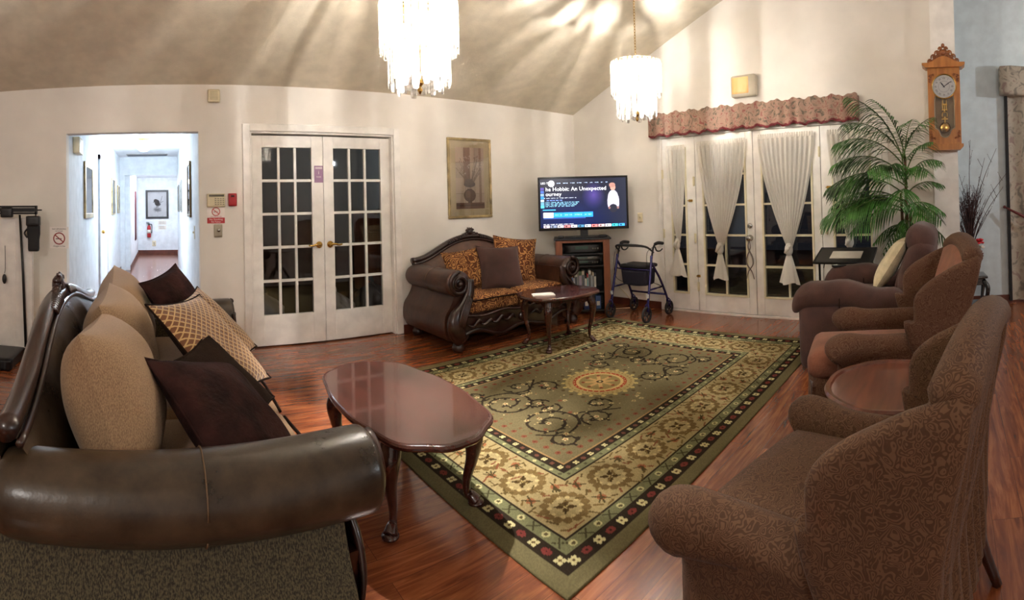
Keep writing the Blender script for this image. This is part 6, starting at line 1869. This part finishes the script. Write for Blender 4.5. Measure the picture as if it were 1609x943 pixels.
build('valve', MB().lathe([(0.001, 0.345), (0.02, 0.345), (0.02, 0.40), (0.001, 0.401)], 12).box(-0.07, -0.012, 0.39, 0.02, 0.012, 0.41).box(-0.08, -0.012, 0.42, 0.01, 0.012, 0.435), M_black, fx)
build('hose', MB().tube([(0.02, 0, 0.38), (0.08, 0, 0.36), (0.085, 0, 0.22), (0.075, 0, 0.12)], [0.010, 0.011, 0.010, 0.014], 8, sub=5), M_black, fx)
build('label', MB().tube([(0, 0, 0.12), (0, 0, 0.22)], 0.0562, 20), M_paper, fx)
build('wall_hook', MB().box(-0.03, 0.0, 0.36, 0.03, 0.069, 0.38), M_greymetal, fx)
for k in range(2):
    n_ = tag(build('posted_note', MB().box(-0.12, -0.003, 0, 0.12, 0, 0.11, M=T(0.02, YE, 0.86-0.14*k)), M_paper), ['upper white note taped below the bird picture', 'lower white note taped below the bird picture'][k], 'note')
    ln = MB()
    for j in range(4): ln.box(-0.09, -0.0035, 0.02+j*0.022, 0.09-0.03*(j % 2), -0.003, 0.026+j*0.022, M=T(0.02, YE, 0.86-0.14*k))
    build('print_lines', ln, M_greymetal, n_)
def plate(name, label, cat, loc, rz, w_, h_, kind, m=None):
    r = thing(name, label, cat, loc, rz)
    build('plate', MB().rbox((0, -0.004, 0), (w_, 0.008, h_), 0.004, 4), m or M_ivory, r)
    if kind == 'toggle': build('toggle', MB().box(-0.006, -0.022, -0.010, 0.006, -0.006, 0.010), m or M_ivory, r, bev=0.002)
    if kind == 'outlet':
        for z in (-0.02, 0.02): build('socket', MB().rbox((0, -0.009, z), (0.030, 0.005, 0.026), 0.002, 3), M_greymetal, r)
    return r
plate('wall_outlet', 'small grey outlet under the fire extinguisher on the hallway end wall', 'outlet', (-0.22, YE, 0.32), 0, 0.11, 0.16, 'outlet')
plate('light_switch', 'ivory light switch on the hallway right wall', 'switch', (HX1, 5.35, 1.07), -PI/2, 0.09, 0.14, 'toggle')
plate('light_switch', 'ivory light switch on the wall right of the television', 'switch', (XB, 3.575, 1.09), -PI/2, 0.075, 0.12, 'toggle')
tag(struct('handrail', MB().rbox((-0.665, 13.0, 1.15), (0.03, 0.55, 1.25), 0.012, 4), mat('dark_maroon_wood', (84, 28, 36), rough=0.5)), 'tall narrow dark maroon panel on the far left hallway wall', 'panel')
bpy.data.objects['handrail'].name = 'wall_panel'
if 'kind' in bpy.data.objects['wall_panel']: del bpy.data.objects['wall_panel']['kind']
def speaker(name, label, loc, rz, w_, h_, d_):
    r = thing(name, label, 'alarm box', loc, rz)
    build('casing', MB().rbox((0, -d_/2, 0), (w_, d_, h_), 0.010, 5), M_ivory, r)
    g_ = MB()
    for j in range(6): g_.box(-w_*0.32, -d_-0.0015, -h_*0.30+j*h_*0.11, w_*0.32, -d_, -h_*0.26+j*h_*0.11)
    build('grille_slots', g_, mat('beige_shadow', (170, 158, 124), rough=0.6), r)
speaker('wall_speaker', 'beige square chime box high on the wall left of the french doors', (0.497, YA, 2.368), 0, 0.115, 0.12, 0.045)
speaker('wall_speaker', 'beige chime box on the hallway left wall near the opening', (HX0, 5.12, 1.98), PI/2, 0.26, 0.17, 0.07)

# alarm keypad, red call point, key switch and signs on wall A
kp = thing('alarm_keypad', 'beige alarm keypad with small display left of the french doors', 'keypad', (0.505, YA, 1.397))
build('housing', MB().rbox((0, -0.014, 0), (0.17, 0.028, 0.125), 0.006, 5), M_ivory, kp)
build('display', MB().box(-0.065, -0.0295, 0.034, 0.075, -0.028, 0.054), mat('dim_lcd', (88, 84, 70), rough=0.2), kp)
for i in range(4):
    for j in range(4):
        build('key', MB().box(-0.012+i*0.024, -0.032, 0.012-j*0.018, 0.004+i*0.024, -0.028, 0.022-j*0.018), mat('key_grey', (150, 142, 120), rough=0.6), kp)
cpn = thing('fire_call_point', 'small red fire alarm box right of the beige keypad', 'alarm', (0.66, YA, 1.402))
build('housing', MB().rbox((0, -0.016, 0), (0.078, 0.032, 0.118), 0.005, 5), M_red, cpn)
build('sensor_window', MB().box(-0.016, -0.0335, 0.025, 0.016, -0.032, 0.042), mat('dark_lens', (60, 8, 12), rough=0.2), cpn)
ks = thing('key_switch', 'metal key switch plate below the no smoking sign left of the doors', 'switch', (0.523, YA, 1.115))
build('plate', MB().rbox((0, -0.005, 0), (0.078, 0.010, 0.12), 0.004, 5), mat('brushed_steel_plate', (176, 166, 146), rough=0.4, metal=0.4), ks)
build('key_barrel', MB().lathe([(0.001, 0), (0.016, 0), (0.015, 0.012), (0.001, 0.013)], 16, T(0.005, -0.010, 0.005) @ Matrix.Rotation(PI/2, 4, 'X')), M_chrome, ks)
M_signwhite = mat('sign_white', (246, 240, 236), rough=0.5)
M_signred = mat('sign_red', (196, 52, 58), rough=0.5)
M_ink = mat('sign_ink', (46, 34, 36), rough=0.6)
def prohibition(mb, x, z, r, y, cig):
    mb.tube([(x+r*math.cos(a), y, z+r*math.sin(a)) for a in np.linspace(0, 2*PI, 41)[:-1]], r*0.10, 6, closed=True, sx=0.2)
    mb.box(-r, y-0.0008, -r*0.09, r, y+0.0003, r*0.09, M=T(x, 0, z) @ Matrix.Rotation(math.radians(40), 4, 'Y'))
    cig.box(x-r*0.62, y-0.0002, z-r*0.12, x+r*0.45, y+0.0004, z+r*0.02)
TX = Matrix.Rotation(PI/2, 4, 'X')
s1 = thing('no_smoking_sign', 'white no smoking sign with red bar reading No Smoking under the keypad', 'sign', (0.505, YA, 1.185))
build('board', MB().box(-0.082, -0.002, 0.0, 0.082, 0, 0.148), M_signwhite, s1)
build('red_bar', MB().box(-0.082, -0.003, 0.0, 0.082, -0.002, 0.052), M_signred, s1)
a_, b_ = MB(), MB(); prohibition(a_, 0, 0.108, 0.036, -0.003, b_)
build('prohibition_ring', a_, M_signred, s1); build('cigarette', b_, M_ink, s1)
t_ = text_mb('No Smoking', 0.025, T(0, -0.0034, 0.036) @ TX, 0.0003); text_mb('No Fumar', 0.022, T(0, -0.0034, 0.014) @ TX, 0.0003, mb=t_)
build('lettering', t_, M_signwhite, s1)
build('small_print', text_mb('OXYGEN IN USE', 0.014, T(0, -0.0026, 0.061) @ TX, 0.0003), M_signred, s1)
s2 = thing('no_smoking_sign', 'white No Smoking Oxygen in Use sign left of the hallway opening', 'sign', (-0.957, YA, 0.962))
build('board', MB().box(-0.09, -0.002, 0.0, 0.09, 0, 0.20), M_signwhite, s2)
a_, b_ = MB(), MB(); prohibition(a_, 0, 0.092, 0.052, -0.003, b_)
build('prohibition_ring', a_, mat('sign_dark_red', (150, 30, 36), rough=0.5), s2); build('cigarette', b_, M_ink, s2)
t_ = text_mb('NO SMOKING', 0.021, T(0, -0.0026, 0.180) @ TX, 0.0004); text_mb('NO FUMAR', 0.014, T(0, -0.0026, 0.160) @ TX, 0.0003, mb=t_); text_mb('Oxygen in Use', 0.019, T(0, -0.0026, 0.020) @ TX, 0.0004, mb=t_)
build('lettering', t_, M_ink, s2)
s3 = thing('door_notice', 'purple notice stuck on the left french door stile near its top', 'sign', (1.525, YA+0.055, 1.56))
build('board', MB().box(-0.045, -0.002, 0.0, 0.045, 0, 0.165), mat('notice_purple', (158, 124, 158), rough=0.6), s3)
build('pale_header', MB().box(-0.037, -0.0028, 0.132, 0.037, -0.002, 0.155), mat('notice_pale', (206, 186, 200), rough=0.6), s3)
t_ = text_mb('NOTICE', 0.017, T(0, -0.0032, 0.1435) @ TX, 0.0003); text_mb('i', 0.05, T(0, -0.0026, 0.098) @ TX, 0.0003, mb=t_); text_mb('PLEASE', 0.015, T(0, -0.0026, 0.055) @ TX, 0.0003, mb=t_)
build('lettering', t_, M_signwhite, s3)

# amber emergency light above the valance
el = thing('emergency_light', 'boxy wall light with glowing amber panel above the rose valance', 'lamp', (XB, 2.13, 2.38), -PI/2)
build('housing', MB().rbox((0, -0.045, 0.115), (0.29, 0.09, 0.235), 0.025, 8), mat('grey_beige_plastic', (186, 176, 158), rough=0.5), el)
build('lens', MB().rbox((-0.03, -0.091, 0.12), (0.19, 0.008, 0.175), 0.004, 4), mat('amber_lens', (236, 160, 84), rough=0.4, emit=0.2, c2=(240, 196, 140), nscale=6, stretch=(1, 6, 0.3)), el)

# ------------------------------------------------------------------ physician's scale and cane at the left edge
def scale_():
    root = thing('physician_scale', 'white column weighing scale with black beam at the left picture edge', 'scale', (-1.36, 4.30, 0))
    build('platform', MB().rbox((-0.08, -0.06, 0.045), (0.42, 0.54, 0.09), 0.012, 5), M_blackm, root)
    build('column', MB().box(-0.22, 0.10, 0.08, 0.20, 0.16, 1.25).box(-0.18, 0.096, 0.10, 0.05, 0.10, 1.22), M_white, root, bev=0.006)
    build('height_rod', MB().tube([(0.095, 0.075, 1.28), (0.125, 0.075, 0.75), (0.15, 0.075, 0.10)], [0.010, 0.012, 0.014], 8), M_black, root)
    bm_ = MB().box(-0.30, 0.04, 1.345, 0.26, 0.075, 1.362).box(-0.30, 0.04, 1.285, 0.26, 0.075, 1.302).box(0.245, 0.04, 1.285, 0.262, 0.075, 1.362).box(-0.3, 0.05, 1.305, 0.24, 0.065, 1.342)
    bm_.tube([(0.26, 0.057, 1.322), (0.305, 0.057, 1.322)], 0.006, 8)
    bb_ = build('beam', bm_, M_blackm, root)
    build('poise_weight', MB().rbox((-0.02, 0.055, 1.30), (0.11, 0.06, 0.09), 0.010, 5), M_black, bb_)
    build('pendulum_cord', MB().tube([(-0.04, 0.06, 1.0), (-0.035, 0.05, 0.80), (-0.045, 0.06, 0.75)], 0.003, 6, sub=4).ball((-0.045, 0.055, 0.70), (0.022, 0.015, 0.045), 10), M_black, root)
scale_()
pc = thing('hanging_pouch', 'black strap pouch hanging beside the scale beam', 'pouch', (-1.13, 4.355, 0.955))
build('body', MB().rbox((0, 0, 0.155), (0.115, 0.06, 0.31), 0.015, 8, fn=lambda x, y, z: (x*(1-0.15*(z < -0.02))+0.0, y, z)), M_rubber, pc)
build('flap', MB().rbox((0, -0.012, 0.27), (0.125, 0.065, 0.09), 0.012, 6), M_black, pc)
build('strap', MB().tube([(-0.06, 0, 0.20), (-0.085, 0, 0.16), (-0.06, 0, 0.12)], 0.008, 8, sub=4).tube([(0.02, 0.0, 0.30), (0.02, 0.0, 0.335)], 0.006, 8), M_black, pc)

# ------------------------------------------------------------------ things in the dim room behind the glass doors
db = thing('dresser', 'brown dresser seen dimly through the right french door', 'dresser', (3.6, 7.0, 0))
build('carcass', MB().box(-0.7, -0.25, 0.05, 0.7, 0.25, 1.25), M_standwood, db, bev=0.01)
for r_ in range(4):
    for s in (-1, 1):
        dwr = build('drawer', MB().box(s*0.345-0.32, -0.265, 0.12+r_*0.28, s*0.345+0.32, -0.25, 0.36+r_*0.28), M_standwood, db, bev=0.006)
        build('knob', MB().ball((s*0.345, -0.28, 0.24+r_*0.28), 0.02, 10), M_brass, dwr)
for k, (x, y, lab) in enumerate([(1.15, 5.6, 'pale plastic bag on the floor behind the left french door'), (1.95, 5.5, 'white crumpled bag on the floor behind the right french door'), (2.6, 5.9, 'grey bundled bag behind the right edge of the french doors')]):
    rg = random.Random(k)
    ph = [rg.uniform(0, 6) for _ in range(4)]
    g_ = thing('plastic_bag', lab, 'bag', (x, y, 0.0))
    build('bag_body', MB().lathe([(0.02, 0.0), (0.17, 0.004), (0.22, 0.10), (0.20, 0.20), (0.12, 0.28), (0.04, 0.33), (0.02, 0.34)], 36, fn=lambda a, z: 1+0.12*math.sin(a*5+ph[0]+z*14)+0.07*math.sin(a*11+ph[1])), mat('plastic_bag_film_%d' % k, [(150, 146, 150), (200, 198, 196), (110, 106, 104)][k], rough=0.4), g_)
    build('tied_neck', MB().tube([(0, 0, 0.33), (0.01, 0, 0.36), (-0.03, 0.01, 0.41)], [0.03, 0.02, 0.045], 10, sub=4), M_sheer if k == 1 else M_greymetal, g_)
